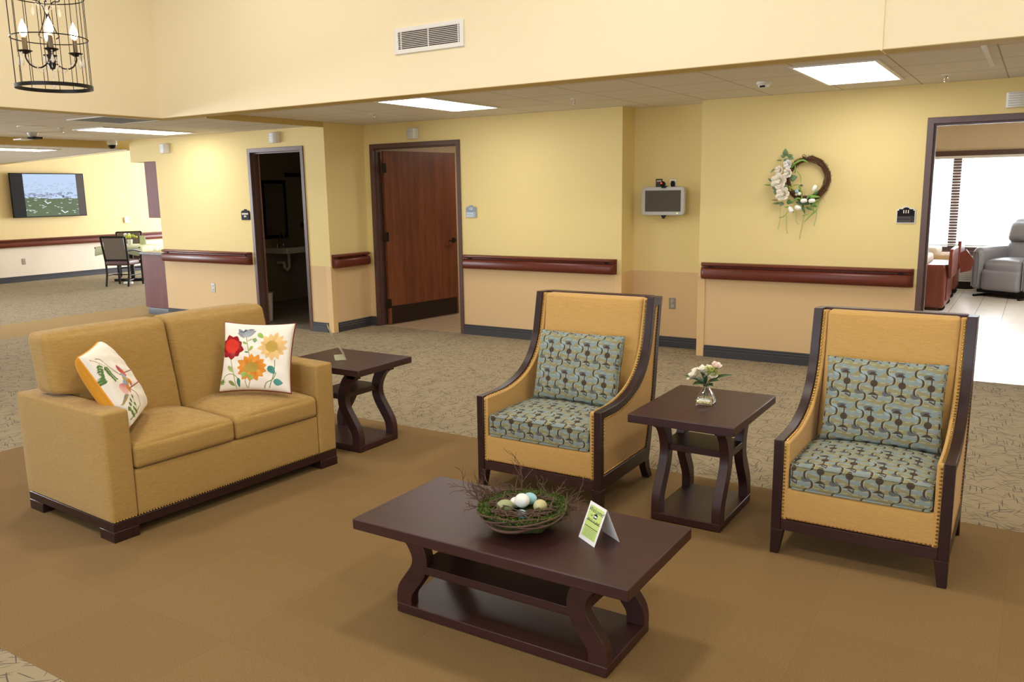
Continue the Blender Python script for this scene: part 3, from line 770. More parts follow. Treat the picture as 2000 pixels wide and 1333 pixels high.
# outlets ------------------------------------------------------
def outlet(loc, rz, label, mat='steel'):
    e = empty('wall_outlet', loc, rz, label, 'outlet', 'wall power outlets')
    MB().box(-0.036, 0.036, -0.006, 0, -0.058, 0.058).build('cover_plate', mat, e, bevel=0.003)
    for s in (-0.026, 0.026):
        r = MB().lathe([(0.0, 0.002), (0.015, 0.002), (0.016, 0.0)], seg=16, caps=False).build('receptacle', 'grey_plastic', e); r.rotation_euler = (R(90), 0, 0); r.location = (0, -0.006, s)
        m = MB().box(-0.007, -0.0045, -0.0088, -0.006, s - 0.002, s + 0.007).box(0.0045, 0.007, -0.0088, -0.006, s - 0.002, s + 0.007).box(-0.002, 0.002, -0.0088, -0.006, s - 0.010, s - 0.006); m.build('slots', 'black_plastic', r if False else e)
outlet((-3.15, YA, 0.463), 0, 'metal wall outlet low in the alcove behind the left armchair')
outlet((-9.145, YL, 0.44), 0, 'metal wall outlet below the handrail left of the spa doorway')
outlet((-17.1, 8.87, 0.40), R(90), 'wall outlet low on the lobby wall below the television')

# room signs ---------------------------------------------------
def sign_poly(w, h, dome, notch):
    p = [(-w, -h), (w, -h), (w, h - notch), (w - notch, h - notch), (w - notch, h)]
    n = 12; r = dome
    p += [(r * math.cos(PI * k / n), h + r * 0.62 * math.sin(PI * k / n)) for k in range(n + 1)]
    p += [(-w + notch, h), (-w + notch, h - notch), (-w, h - notch)]
    return p
def sign(loc, label, w, h, dome, notch, border, face, strips, number, txt='sign_cream', group=None):
    e = empty('room_sign', loc, 0, label, 'sign', group)
    MB().prism(sign_poly(w, h, dome, notch), 'y', -0.010, 0).build('back_plate', border, e)
    MB().prism(sign_poly(w - 0.006, h - 0.006, dome - 0.003, notch), 'y', -0.0125, -0.009).build('face_plate', face, e)
    RX = Matrix.Rotation(R(90), 4, 'X')
    for z0, z1 in strips['z']:
        s = MB().box(-w + 0.011, w - 0.011, -0.0145, -0.012, z0, z1).build('name_strip', strips['mat'], e)
        d = MB().box(w - 0.032, w - 0.020, -0.0155, -0.0142, (z0 + z1) / 2 - 0.004, (z0 + z1) / 2 + 0.004); d.build('thumb_slot', 'sign_black' if strips['mat'] != 'sign_pale' else 'ink', s)
    for body, size, z in number:
        text_mesh(body, size, txt, e, Matrix.Translation((0, -0.0138, z)) @ RX, bold=0.0012)
S3 = [(-0.055, -0.031), (-0.027, -0.003)]
sign((-0.968, YW, 1.372), 'black sign reading 111 beside the bedroom doorway', 0.073, 0.062, 0.028, 0.012, 'sign_silver', 'sign_black', {'z': S3, 'mat': 'sign_grey'}, [('111', 0.036, 0.034)], group='room number signs')
sign((-5.447, YW, 1.405), 'pale blue sign reading 113 beside the open brown door', 0.073, 0.062, 0.028, 0.012, 'sign_silver', 'sign_blue', {'z': S3, 'mat': 'sign_pale'}, [('113', 0.034, 0.036)], group='room number signs')
sign((-8.415, YL, 1.385), 'black sign reading RESIDENT SPA beside the dark spa doorway', 0.075, 0.058, 0.028, 0.012, 'sign_black', 'sign_black', {'z': [], 'mat': 'sign_grey'}, [('RESIDENT', 0.027, 0.016), ('SPA', 0.027, -0.014)], group='room number signs')
# ================================================================ armchairs
rng = random.Random(7)
def nails(m, pts, pitch=0.0165, r=0.0052, nrm=(0, -1, 0)):
    """dome nail heads along a 3-D polyline"""
    pts = [Vector(p) for p in pts]; nrm = Vector(nrm).normalized(); rest = 0.0
    q = nrm.to_track_quat('Z', 'Y').to_matrix()
    for a, b in zip(pts[:-1], pts[1:]):
        d = (b - a); L = d.length
        if L < 1e-6: continue
        t = rest
        while t < L:
            c = a + d * (t / L); ring = [m.v(c + q @ Vector((r * math.cos(PI * k / 3), r * math.sin(PI * k / 3), 0))) for k in range(6)]
            ring2 = [m.v(c + q @ Vector((0.6 * r * math.cos(PI * k / 3), 0.6 * r * math.sin(PI * k / 3), r * 0.55))) for k in range(6)]
            for k in range(6): m.f([ring[k], ring[(k + 1) % 6], ring2[(k + 1) % 6], ring2[k]])
            m.f(ring2); t += pitch
        rest = t - L

ARM_O = [(0, 0.53), (0.10, 0.531), (0.20, 0.533), (0.30, 0.548), (0.40, 0.578), (0.48, 0.622), (0.55, 0.69), (0.60, 0.78), (0.625, 0.88), (0.645, 0.97), (0.66, 1.035)]
ARM_I = [(0.034, 0.494), (0.12, 0.493), (0.21, 0.494), (0.315, 0.508), (0.42, 0.540), (0.51, 0.588), (0.585, 0.662), (0.638, 0.76), (0.668, 0.87), (0.686, 0.95), (0.698, 0.985)]
def armchair(W, loc, label):
    e = empty('armchair', loc, 0, label, 'armchair', 'two nailhead armchairs facing the coffee table')
    h = W / 2; t = 0.042
    arm_o = smooth_curve(ARM_O, 3); arm_i = smooth_curve(ARM_I, 3)
    O = [(0, 0.115)] + arm_o + [(0.785, 1.03), (0.745, 0.80), (0.705, 0.50), (0.655, 0.25), (0.622, 0.115)]
    I = [(0.034, 0.19)] + arm_i + [(0.735, 0.985), (0.700, 0.80), (0.658, 0.50), (0.605, 0.28), (0.575, 0.19)]
    for s in (-1, 1):
        a, b = sorted((s * h, s * (h - t)))
        MB().ring(O, I, 'x', a, b).build('side_frame', 'espresso_end', e, bevel=0.003)
        # outer upholstered panel, slightly puffed, with nails round it
        a, b = sorted((s * (h - 0.006), s * (h - t + 0.004)))
        p = MB(); p.prism(I, 'x', a, b)
        po = p.build('side_panel', 'chair_fabric', e, bevel=0.004)
        loop = I + [I[0]]; cx, cz = 0.36, 0.42
        off = []
        for (y, z) in loop:
            off.append((y, z))
        sh = []
        for i in range(len(I)):
            p0 = Vector(I[i - 1]); p1 = Vector(I[i]); p2 = Vector(I[(i + 1) % len(I)])
            d = (p2 - p0).normalized(); nrm = Vector((d.y, -d.x)); sh.append(p1 + nrm * 0.008)
        sh.append(sh[0])
        m = MB(); nails(m, [(s * (h - 0.005), q[0], q[1]) for q in sh], nrm=(s, 0, 0)); m.build('nailhead_trim', 'nail_brass', e)
        # inner arm upholstery
        a, b = sorted((s * (h - t), s * (h - t - 0.026)))
        inner = [(0.004, 0.165)] + [(y + 0.004 + 0.006 * min(1, z - 0.4), z - 0.006) for y, z in arm_o] + [(0.74, 1.02), (0.60, 0.165)]
        MB().prism(inner, 'x', a, b).build('inner_arm', 'chair_fabric', e, bevel=0.006)
        path = [(s * (h - t - 0.008), 0.002, 0.175), (s * (h - t - 0.008), 0.002, 0.515)]
        m = MB(); nails(m, path, nrm=(0, -1, 0)); m.build('nailhead_trim', 'nail_brass', e); m = MB()
        up = [(y, z) for y, z in arm_o if y > 0.0]
        for q0, q1 in zip(up[:-1], up[1:]):
            d = (Vector(q1) - Vector(q0)).normalized(); nn = Vector((0, -d.y, d.x))
            nails(m, [(s * (h - t - 0.008), q0[0] + 0.004, q0[1] - 0.004), (s * (h - t - 0.008), q1[0] + 0.004, q1[1] - 0.004)], pitch=0.0165, nrm=nn)
        m.build('nailhead_trim', 'nail_brass', e)
        # legs
        a, b = sorted((s * h, s * (h - t))); m = MB(); v = []
        for z, x0, x1, y1 in ((0.116, h, h - t - 0.012, 0.052), (0.0, h, h - t + 0.006, 0.040)):
            v.append([m.v((s * xx, yy, z)) for xx, yy in ((x0, 0), (x1, 0), (x1, y1), (x0, y1))])
        m.f(v[0]); m.f(v[1][::-1])
        for i in range(4): m.f([v[0][i], v[0][(i + 1) % 4], v[1][(i + 1) % 4], v[1][i]])
        m.build('leg', 'espresso_end', e, bevel=0.002)
        MB().prism([(0.558, 0.117), (0.622, 0.117), (0.632, 0.07), (0.668, 0.0), (0.620, 0.0), (0.582, 0.06)], 'x', a, b).build('leg', 'espresso_end', e, bevel=0.002)
    MB().box(-h + t, h - t, 0.004, 0.034, 0.115, 0.165).build('front_rail', 'espresso', e, bevel=0.002)
    MB().box(-h + t, h - t, 0.590, 0.620, 0.115, 0.190).build('back_rail', 'espresso', e, bevel=0.002)
    MB().rbox(-h + t + 0.001, h - t - 0.001, 0.006, 0.05, 0.166, 0.312, r=0.012, crown=(0, 0, 0.006, 0, 0, 0)).build('seat_front', 'chair_fabric', e)
    m = MB(); nails(m, [(-h + t + 0.008, 0.005, 0.174), (h - t - 0.008, 0.005, 0.174)]); m.build('nailhead_trim', 'nail_brass', e)
    MB().box(-h + t + 0.02, h - t - 0.02, 0.04, 0.60, 0.17, 0.305).build('seat_deck', 'chair_fabric', e)
    k = t + 0.026
    # backrest, leaning
    def lean(p): 
        q = (p.z - 0.43) / 0.60; return (p.x, p.y + 0.135 * q + 0.02 * math.sin(PI * max(0, min(1, q))), p.z)
    MB().rbox(-h + k + 0.001, h - k - 0.001, 0.515, 0.60, 0.32, 1.028, r=0.018, n=12, crown=(0, 0, 0.012, 0, 0, 0.0), fn=lean).build('backrest', 'chair_fabric', e)
    m = MB(); m.prism([(0.600, 0.17), (0.72, 0.98), (0.765, 0.98), (0.638, 0.17)], 'x', -h + t, h - t); m.build('back_panel', 'chair_fabric', e)
    MB().box(-h + t, h - t, 0.722, 0.775, 0.985, 1.034).build('top_rail', 'espresso', e, bevel=0.003)
    # seat cushion with welts
    c0, c1 = -h + k + 0.004, h - k - 0.004
    cu = MB().rbox(c0, c1, 0.002, 0.575, 0.314, 0.424, r=0.016, n=14, crown=(0, 0, 0.006, 0, 0, 0.035)).build('seat_cushion', 'retro_fabric', e, uv=True)
    for z in (0.4235, 0.318):
        a, b = c0 + 0.004, c1 - 0.004; y0, y1 = 0.004, 0.57
        MB().tube([(a, y1, z), (a, 0.02, z), (a + 0.012, y0, z), (0, y0 - 0.004, z + 0.001), (b - 0.012, y0, z), (b, 0.02, z), (b, y1, z)], 0.0045, 6).build('welt', 'retro_fabric', cu, uv=True)
    return e
armchair(0.757, (-2.160, 3.64, 0), 'tan nailhead armchair nearer the sofa, between the sofa-side table and the vase table')
armchair(0.715, (-0.5615, 3.61, 0), 'tan nailhead armchair at the right, in front of the bedroom doorway')

def pillow_mesh(m, w, h, t, n=34, pinch=0.07, p=0.42, ears=0.0):
    """soft square cushion standing in local x (width), z (height), thickness along y; returns outline"""
    def P(u, v, s):
        k = max(0.0, (1 - u * u)) ** 0.5 * max(0.0, (1 - v * v)) ** 0.5
        x = u * w / 2 * (1 - pinch * (1 - v * v)); z = v * h / 2 * (1 - pinch * (1 - u * u))
        return (x, -s * t / 2 * k ** p if k > 0 else 0.0, z)
    L = [math.sin(PI / 2 * (-1 + 2 * i / n)) for i in range(n + 1)]
    F = [[m.v(P(u, v, 1)) for u in L] for v in L]
    B = [[(F[j][i] if i in (0, n) or j in (0, n) else m.v(P(L[i], L[j], -1))) for i in range(n + 1)] for j in range(n + 1)]
    for j in range(n):
        for i in range(n):
            m.f([F[j][i], F[j][i + 1], F[j + 1][i + 1], F[j + 1][i]]); m.f([B[j][i], B[j + 1][i], B[j + 1][i + 1], B[j][i + 1]])
    out = [P(u, -1, 1) for u in L] + [P(1, v, 1) for v in L[1:]] + [P(u, 1, 1) for u in L[::-1][1:]] + [P(-1, v, 1) for v in L[::-1][1:-1]]
    return out
def lumbar(loc, w, label, rz=0.0, tilt=14):
    e = empty('lumbar_pillow', loc, 0, label, 'pillow', 'patterned lumbar pillows on the armchairs', rot=(R(-tilt), 0, rz))
    m = MB(); out = pillow_mesh(m, w, 0.395, 0.13, pinch=0.035, p=0.5); m.build('cover', 'retro_fabric', e, uv=True, ang=80)
    MB().tube(out, 0.0032, 6, closed=True).build('edge_seam', 'retro_fabric', e, uv=True)
    return e
lumbar((-2.150, 4.095, 0.640), 0.535, 'patterned blue and brown lumbar pillow on the armchair nearer the sofa', rz=R(-2))
lumbar((-0.552, 4.080, 0.636), 0.515, 'patterned blue and brown lumbar pillow on the right armchair', rz=R(1))

# ================================================================ tables
def stable(name, loc, rz, label, cat, Lt, Wt, Lb, Wb, H, th, waist, legw, group, shelf_z):
    """hourglass-legged table; long axis along local x"""
    e = empty(name, (loc[0], loc[1], 0), rz, label, cat, group)
    MB().box(-Lt, Lt, -Wt, Wt, H - th, H).build('tabletop', 'espresso', e, bevel=0.004)
    MB().box(-Lb, Lb, -Wb, Wb, 0.004, 0.042).build('base_panel', 'espresso', e, bevel=0.003)
    z0, z1 = 0.041, H - th + 0.001; hh = z1 - z0
    g = Lb - legw * 0.5 - waist
    cl = smooth_curve([(waist + g * k, z0 + hh * q) for k, q in ((1.0, 0), (1.0, 0.10), (0.90, 0.20), (0.55, 0.33), (0.14, 0.48), (0.0, 0.60), (0.06, 0.72), (0.36, 0.86), (0.72, 0.945), (1.0, 1.0))], 4)
    outp, inp = [], []
    for i, (u, z) in enumerate(cl):
        a = Vector(cl[max(0, i - 1)]); b = Vector(cl[min(len(cl) - 1, i + 1)]); d = (b - a).normalized(); nn = Vector((d.y, -d.x))
        k = legw / 2
        if i in (0, len(cl) - 1): nn = Vector((1, 0))
        zz = lambda q: min(z1, max(z0, q))
        outp.append((u + nn.x * k, zz(z + nn.y * k))); inp.append((u - nn.x * k, zz(z - nn.y * k)))
    bt = Lb - 0.035
    for sx in (-1, 1):
        for sy in (-1, 1):
            a, b = sorted((sy * (Wb - 0.001), sy * (Wb - 0.046)))
            m = MB(); m.ring([(sx * q[0], q[1]) for q in outp], [(sx * q[0], q[1]) for q in inp], 'y', a, b, closed=False)
            x0, x1 = sorted((sx * (bt - 0.05), sx * (bt + 0.025))); m.box(x0, x1, a, b, z1 - 0.042, z1 - 0.0005)
            m.build('leg', 'espresso', e, bevel=0.002, ang=50)
    MB().box(-waist - 0.012, waist + 0.012, -Wb + 0.002, Wb - 0.002, shelf_z, shelf_z + 0.034).build('shelf', 'espresso', e, bevel=0.002)
    return e
stable('coffee_table', (-1.571, 2.507), 0, 'low dark espresso coffee table with curved legs, holding the bird nest and the welcome card', 'coffee table', 0.577, 0.281, 0.456, 0.181, 0.40, 0.043, 0.338, 0.072, 'dark espresso tables with hourglass legs', 0.19)
stable('side_table', (-1.355, 3.942), R(90), 'dark espresso side table between the two armchairs, holding the glass vase', 'side table', 0.352, 0.262, 0.245, 0.178, 0.56, 0.042, 0.112, 0.066, 'dark espresso tables with hourglass legs', 0.335)
stable('side_table', (-3.80, 3.965), 0, 'dark espresso side table behind the sofa arm, holding the clear sign holder', 'side table', 0.340, 0.257, 0.255, 0.185, 0.56, 0.042, 0.112, 0.066, 'dark espresso tables with hourglass legs', 0.335)

# ================================================================ sofa
sofa = empty('sofa', (-3.617, 2.143, 0), R(-3.45), 'two-seat golden tan sofa with a dark wooden plinth and two embroidered pillows', 'sofa')
Wd = 1.42
def arm_block(y0, y1, nm='arm'):
    return MB().rbox(-0.846, 0.0, y0, y1, 0.096, 0.636, r=0.014, n=12, crown=(0, 0.004, 0.006, 0.006, 0, 0.006)).build(nm, 'sofa_fabric', sofa)
arm_block(0.0, 0.132); arm_block(Wd - 0.132, Wd)
MB().rbox(-0.846, -0.70, 0.128, Wd - 0.128, 0.096, 0.630, r=0.022, n=12).build('back_frame', 'sofa_fabric', sofa)
MB().rbox(-0.70, -0.003, 0.134, Wd - 0.134, 0.098, 0.328, r=0.012, n=12, crown=(0, 0.004, 0, 0, 0, 0)).build('seat_base', 'sofa_fabric', sofa)
for k in range(2):
    y0 = 0.136 + k * (Wd - 0.272) / 2; y1 = y0 + (Wd - 0.272) / 2
    MB().rbox(-0.64, 0.006, y0 + 0.001, y1 - 0.001, 0.330, 0.450, r=0.026, n=14, crown=(0, 0.010, 0, 0, 0, 0.05)).build('seat_cushion', 'sofa_fabric', sofa)
    b0 = 0.03 if k == 0 else 0.712; b1 = 0.708 if k == 0 else Wd - 0.035
    def leanb(p, b0=b0, b1=b1, k=k):
        z = p.z; x = p.x - 0.20 * (z - 0.43); y = p.y
        # the cushion steps over the arm above arm height
        if z < 0.66:
            lim = 0.14
            if k == 0: y = max(y, lim) if False else y + (lim - b0) * max(0, (b1 - y) / (b1 - b0)) * min(1, (0.66 - z) / 0.02)
            else: y = y - (lim - (Wd - b1)) * max(0, (y - b0) / (b1 - b0)) * min(1, (0.66 - z) / 0.02)
        return (x, y, z)
    MB().rbox(-0.635, -0.455, b0, b1, 0.43, 0.955, r=0.036, n=26, crown=(0, 0.035, 0, 0, 0, 0.010), fn=leanb).build('back_cushion', 'sofa_fabric', sofa, ang=60)
m = MB(); m.box(-0.838, -0.002, 0.002, Wd - 0.002, 0.052, 0.097); m.build('wooden_plinth', 'espresso_end', sofa, bevel=0.003)
for x0, x1 in ((-0.838, -0.70), (-0.13, 0.0)):
    for y0, y1 in ((0.0, 0.13), (Wd - 0.13, Wd)): MB().box(x0, x1, y0, y1, 0.0, 0.053).build('foot', 'espresso_end', sofa, bevel=0.003)
m = MB(); nails(m, [(0.0025, 0.01, 0.104), (0.0025, Wd - 0.01, 0.104)], pitch=0.0155, r=0.0045, nrm=(1, 0, 0)); m.build('nailhead_trim', 'nail_brass', sofa)

# ---------------------------------------------------------------- embroidered pillows
class Paint:
    def __init__(s, bg): s.bg = bg; s.ops = []
    def petal(s, a, b, w, c0, c1=None, tip=0.75): s.ops.append(('p', a, b, w, c0, c1 or c0, tip)); return s
    def disc(s, c, r, c0, c1, ry=None): s.ops.append(('d', c, r, ry or r, c0, c1)); return s
    def line(s, pts, w, c): s.ops.append(('l', pts, w, c)); return s
    def poly(s, pts, c): s.ops.append(('g', pts, c)); return s
    def colors(s, U, V):
        C = np.tile(np.array(lin(s.bg)[:3]), (len(U), 1)); rs = np.random.RandomState(3)
        nz = rs.rand(len(U))
        for op in s.ops:
            if op[0] == 'p':
                _, a, b, w, c0, c1, tip = op; dx, dy = b[0] - a[0], b[1] - a[1]; L = math.hypot(dx, dy)
                t = ((U - a[0]) * dx + (V - a[1]) * dy) / L / L; q = np.abs((U - a[0]) * dy - (V - a[1]) * dx) / L
                tt = np.clip(t, 0, 1); prof = w * np.sin(PI * tt ** tip) ** 0.75
                mk = (t > 0) & (t < 1) & (q < prof)
                A, B = np.array(lin(c0)[:3]), np.array(lin(c1)[:3]); k = np.clip(tt + (q / max(w, 1e-6)) * 0.35 + (np.sin(q / w * 16) > 0.55) * 0.25, 0, 1)[:, None]
                C[mk] = (A * (1 - k) + B * k)[mk]
            elif op[0] == 'd':
                _, c, r, ry, c0, c1 = op; d = np.hypot((U - c[0]) / r, (V - c[1]) / ry); mk = d < 1
                k = (0.5 + 0.5 * np.sin(U * 260 + np.sin(V * 190) * 2.2) * np.cos(V * 230))[:, None]
                C[mk] = (np.array(lin(c0)[:3]) * (1 - k) + np.array(lin(c1)[:3]) * k)[mk]
            elif op[0] == 'l':
                _, pts, wd, c = op; mk = np.zeros(len(U), bool)
                for p, q in zip(pts[:-1], pts[1:]):
                    dx, dy = q[0] - p[0], q[1] - p[1]; L2 = dx * dx + dy * dy + 1e-12
                    t = np.clip(((U - p[0]) * dx + (V - p[1]) * dy) / L2, 0, 1)
                    mk |= np.hypot(U - p[0] - t * dx, V - p[1] - t * dy) < wd
                C[mk] = np.array(lin(c)[:3])
            else:
                _, pts, c = op; mk = np.zeros(len(U), bool); n = len(pts)
                for i in range(n):
                    (x1, y1), (x2, y2) = pts[i], pts[(i + 1) % n]
                    if y1 == y2: continue
                    cr = ((y1 > V) != (y2 > V)) & (U < (x2 - x1) * (V - y1) / (y2 - y1) + x1); mk ^= cr
                C[mk] = np.array(lin(c)[:3])
        return C
def color_obj(o, C):
    a = o.data.color_attributes.new('Col', 'FLOAT_COLOR', 'POINT')
    a.data.foreach_set('color', np.c_[C, np.ones(len(C))].astype(np.float32).ravel())

def throw_pillow(corner_tl, corner_tr, corner_bl, thick, paint, back_mat, pipe_mat, label, N=210, pinch=0.075, back=0.3):
    cw = Vector((0, 0, CAM_H)); tl, tr, bl = (cw + (Vector(q) - cw) * 0.978 for q in (corner_tl, corner_tr, corner_bl)); ux = (tr - tl); uz = (tl - bl); w, h = ux.length, uz.length
    ux.normalize(); uz.normalize(); uy = uz.cross(ux).normalized(); uz = ux.cross(uy)   # local -y is the face
    c = (tr + bl) / 2
    e = empty('throw_pillow', c, 0, label, 'pillow', 'embroidered throw pillows on the sofa')
    e.matrix_world = Matrix(((ux.x, uy.x, uz.x, c.x), (ux.y, uy.y, uz.y, c.y), (ux.z, uy.z, uz.z, c.z), (0, 0, 0, 1)))
    # painted front
    L = np.linspace(-1, 1, N); U, V = np.meshgrid(L, L); U = U.ravel(); V = V.ravel()
    K = np.sqrt(np.clip(1 - U * U, 0, 1)) * np.sqrt(np.clip(1 - V * V, 0, 1))
    wr = 0.004 * np.sin(U * 9 + V * 5) * np.sin(V * 11 - U * 3) * K
    P = np.c_[U * w / 2 * (1 - pinch * (1 - V * V)), -(thick / 2 * K ** 0.55 + wr), V * h / 2 * (1 - pinch * (1 - U * U))]
    idx = np.arange(N * N).reshape(N, N); F = np.stack([idx[:-1, :-1], idx[:-1, 1:], idx[1:, 1:], idx[1:, :-1]], -1).reshape(-1, 4)
    me = bpy.data.meshes.new('embroidered_front'); me.from_pydata(P.tolist(), [], F.tolist()); me.materials.append(M['embroidery'])
    for p in me.polygons: p.use_smooth = True
    o = bpy.data.objects.new('embroidered_front', me); col.objects.link(o); o.parent = e
    color_obj(o, paint.colors((U + 1) / 2, (V + 1) / 2))
    n = 30; m = MB(); LL = [math.sin(PI / 2 * (-1 + 2 * i / n)) for i in range(n + 1)]
    def Q(u, v):
        k = (max(0, 1 - u * u) * max(0, 1 - v * v)) ** 0.5
        return (u * w / 2 * (1 - pinch * (1 - v * v)), thick * back * k ** 0.55, v * h / 2 * (1 - pinch * (1 - u * u)))
    G = [[m.v(Q(u, v)) for u in LL] for v in LL]
    for j in range(n):
        for i in range(n): m.f([G[j][i], G[j + 1][i], G[j + 1][i + 1], G[j][i + 1]])
    m.build('back_cover', back_mat, e, ang=80)
    out = [Q(u, -1) for u in LL] + [Q(1, v) for v in LL[1:]] + [Q(u, 1) for u in LL[::-1][1:]] + [Q(-1, v) for v in LL[::-1][1:-1]]
    MB().tube(out, 0.0045, 8, closed=True).build('piping', pipe_mat, e)
    return e
# flowers: coordinates measured on the face, px -> 0..1
fp = lambda x, y: ((x - 60) / 1130.0, 1 - (y - 95) / 1125.0)
pt = Paint((244, 238, 228))
sg, st = (150, 176, 96), (160, 172, 112)
def ln(pts, w=0.0055, c=(150, 160, 96)): pt.line([fp(*p) for p in smooth_curve(pts, 6)], w, c)
ln([(450, 320), (480, 450), (510, 580), (530, 690)]); ln([(490, 405), (540, 375), (590, 375)])
ln([(205, 700), (250, 850), (300, 1020), (350, 1190)]); ln([(110, 1060), (150, 985), (230, 960), (310, 990), (370, 1060)])
ln([(500, 990), (485, 1080), (520, 1190)]); ln([(540, 990), (560, 1080), (540, 1190)])
ln([(960, 720), (960, 830), (940, 980), (870, 1180)], c=(110, 130, 70)); ln([(985, 930), (930, 1040), (830, 1100), (790, 1190)], c=(110, 130, 70))
def lf(a, b, w, c0, c1=None): pt.petal(fp(*a), fp(*b), w, c0, c1)
lf((640, 260), (740, 350), 0.035, (168, 200, 110), (140, 176, 90)); lf((400, 425), (480, 460), 0.018, sg); lf((575, 490), (515, 575), 0.022, (176, 184, 90))
lf((440, 590), (515, 600), 0.012, (90, 140, 90)); lf((175, 830), (280, 935), 0.028, sg, (178, 200, 130)); lf((215, 1070), (330, 1160), 0.024, (140, 150, 80))
lf((365, 1030), (400, 1185), 0.026, (50, 110, 104), (70, 130, 120)); lf((860, 830), (965, 945), 0.052, (64, 128, 122), (86, 150, 140)); lf((940, 1075), (1090, 1085), 0.05, (72, 140, 134), (90, 156, 146))
for a in range(7): lf((105, 1085), (105 + 55 * math.cos(a * 0.9), 1085 + 55 * math.sin(a * 0.9)), 0.010, (120, 150, 70))
lf((600, 350), (600, 430), 0.03, (90, 150, 170), (120, 170, 160)); lf((570, 360), (640, 400), 0.015, (150, 180, 90))
# blue-grey bloom
for a, L, c in ((-200, 150, (170, 176, 186)), (-170, 130, (196, 184, 186)), (-150, 150, (130, 180, 190)), (-60, 110, (180, 176, 182)), (-35, 160, (150, 196, 200)), (-15, 170, (188, 190, 196)), (-100, 90, (160, 200, 204)), (-230, 130, (190, 196, 196))):
    x, y = 445 + L * math.cos(R(a)), 250 + L * 0.55 * math.sin(R(a)) - 10; lf((445, 330), (x, y), 0.035, c, (150, 150, 160))
lf((400, 250), (470, 200), 0.01, (40, 70, 80)); lf((330, 240), (420, 258), 0.006, (60, 90, 96)); lf((490, 210), (560, 190), 0.010, (120, 110, 120))
def flower(cx, cy, r0, r1, n, w, cs, ce, ph=0.0, sy=1.0):
    rr = random.Random(int(cx))
    for k in range(n):
        a = ph + 2 * PI * k / n; L = r1 * rr.uniform(0.88, 1.05); c = cs[k % len(cs)]
        lf((cx + r0 * 0.6 * math.cos(a), cy + r0 * 0.6 * math.sin(a) * sy), (cx + L * math.cos(a), cy + L * math.sin(a) * sy), w, c, ce)
flower(225, 520, 90, 205, 9, 0.066, [(196, 70, 64), (160, 24, 34), (214, 104, 94)], (150, 22, 32), 0.2)
pt.disc(fp(215, 500), 0.105, (208, 40, 30), (236, 76, 56))
flower(905, 495, 90, 245, 13, 0.046, [(222, 178, 104), (206, 150, 72), (236, 200, 136)], (236, 200, 140), 0.1)
pt.disc(fp(890, 490), 0.088, (186, 150, 66), (208, 178, 96))
flower(590, 860, 110, 280, 13, 0.052, [(214, 128, 44), (232, 170, 84), (198, 104, 30)], (228, 150, 60), 0.25, 0.86)
lf((520, 980), (395, 960), 0.040, (150, 180, 80), (176, 200, 120)); lf((540, 980), (615, 1060), 0.03, (150, 180, 80), (170, 196, 110))
pt.disc(fp(575, 855), 0.105, (172, 140, 56), (200, 168, 84), 0.078)
throw_pillow((-4.085, 3.240, 0.885), (-3.735, 3.470, 0.868), (-4.005, 3.115, 0.492), 0.13, pt, 'white_cotton', 'red_piping', 'white square pillow embroidered with red, yellow and orange flowers, in the sofa corner')
# bird pillow: the drawing was measured on the bulged face as photographed, so look each point up on the surface
_bird = ((-3.865, 2.190, 0.858), (-4.125, 2.455, 0.870), (-3.810, 2.405, 0.505), 0.17)
def surface_lookup(ctl, ctr, cbl, thick, pinch=0.03):
    cw = Vector((0, 0, CAM_H)); tl, tr, bl = (cw + (Vector(q) - cw) * 0.978 for q in (ctl, ctr, cbl))
    ux = tr - tl; uz = tl - bl; w, h = ux.length, uz.length; ux.normalize(); uz.normalize(); uy = uz.cross(ux).normalized(); uz = ux.cross(uy); c = (tr + bl) / 2
    L = np.linspace(-1, 1, 161); U, V = np.meshgrid(L, L); U = U.ravel(); V = V.ravel(); K = np.sqrt((1 - U * U) * (1 - V * V))
    X_ = U * w / 2 * (1 - pinch * (1 - V * V)); Y_ = -thick / 2 * K ** 0.55; Z_ = V * h / 2 * (1 - pinch * (1 - U * U))
    P = np.array(c)[None] + X_[:, None] * np.array(ux) + Y_[:, None] * np.array(uy) + Z_[:, None] * np.array(uz) - np.array([0, 0, CAM_H])
    zc = P @ np.array(f2); px = P @ np.array(r3) / zc * 1625 + 1000; py = 666.5 - P @ np.array(u3) / zc * 1625
    def look(x, y):
        q = (px - x) ** 2 + (py - y) ** 2; k = int(np.argmin(q))
        if q[k] > 6: return None
        return ((U[k] + 1) / 2, (V[k] + 1) / 2)
    return look
_look = surface_lookup(*_bird)
def bp(x, y): return _look(140 + x / 7.62, 665 + y / 7.62)
pb = Paint((244, 239, 230))
def lb(a, b, w, c0, c1=None):
    p, q = bp(*a), bp(*b)
    if p and q: pb.petal(p, q, w, c0, c1)
def lnb(pts, w, c): pb.line([q for q in (bp(*p) for p in smooth_curve(pts, 5)) if q], w, c)
lnb([(350, 280), (420, 290), (560, 400), (740, 525)], 0.006, (120, 80, 84)); lnb([(270, 300), (380, 330), (500, 400)], 0.004, (150, 120, 100))
lnb([(410, 360), (440, 480), (470, 690)], 0.004, (130, 140, 90)); lnb([(480, 400), (560, 480), (690, 625)], 0.004, (130, 140, 90))
for i in range(7):
    t = i / 7; x, y = 412 + 50 * t, 380 + 270 * t
    lb((x, y), (x - 42, y + 38), 0.015, (104, 140, 80), (84, 120, 62)); lb((x + 6, y + 8), (x + 52, y + 34), 0.015, (110, 146, 86), (84, 120, 62))
lb((455, 640), (480, 705), 0.018, (96, 128, 70))
for i in range(8):
    t = i / 8; x, y = 490 + 180 * t, 405 + 190 * t
    lb((x, y), (x + 2, y + 52), 0.013, (104, 140, 80), (84, 120, 62)); lb((x + 6, y), (x + 50, y + 8), 0.012, (110, 146, 86), (84, 120, 62))
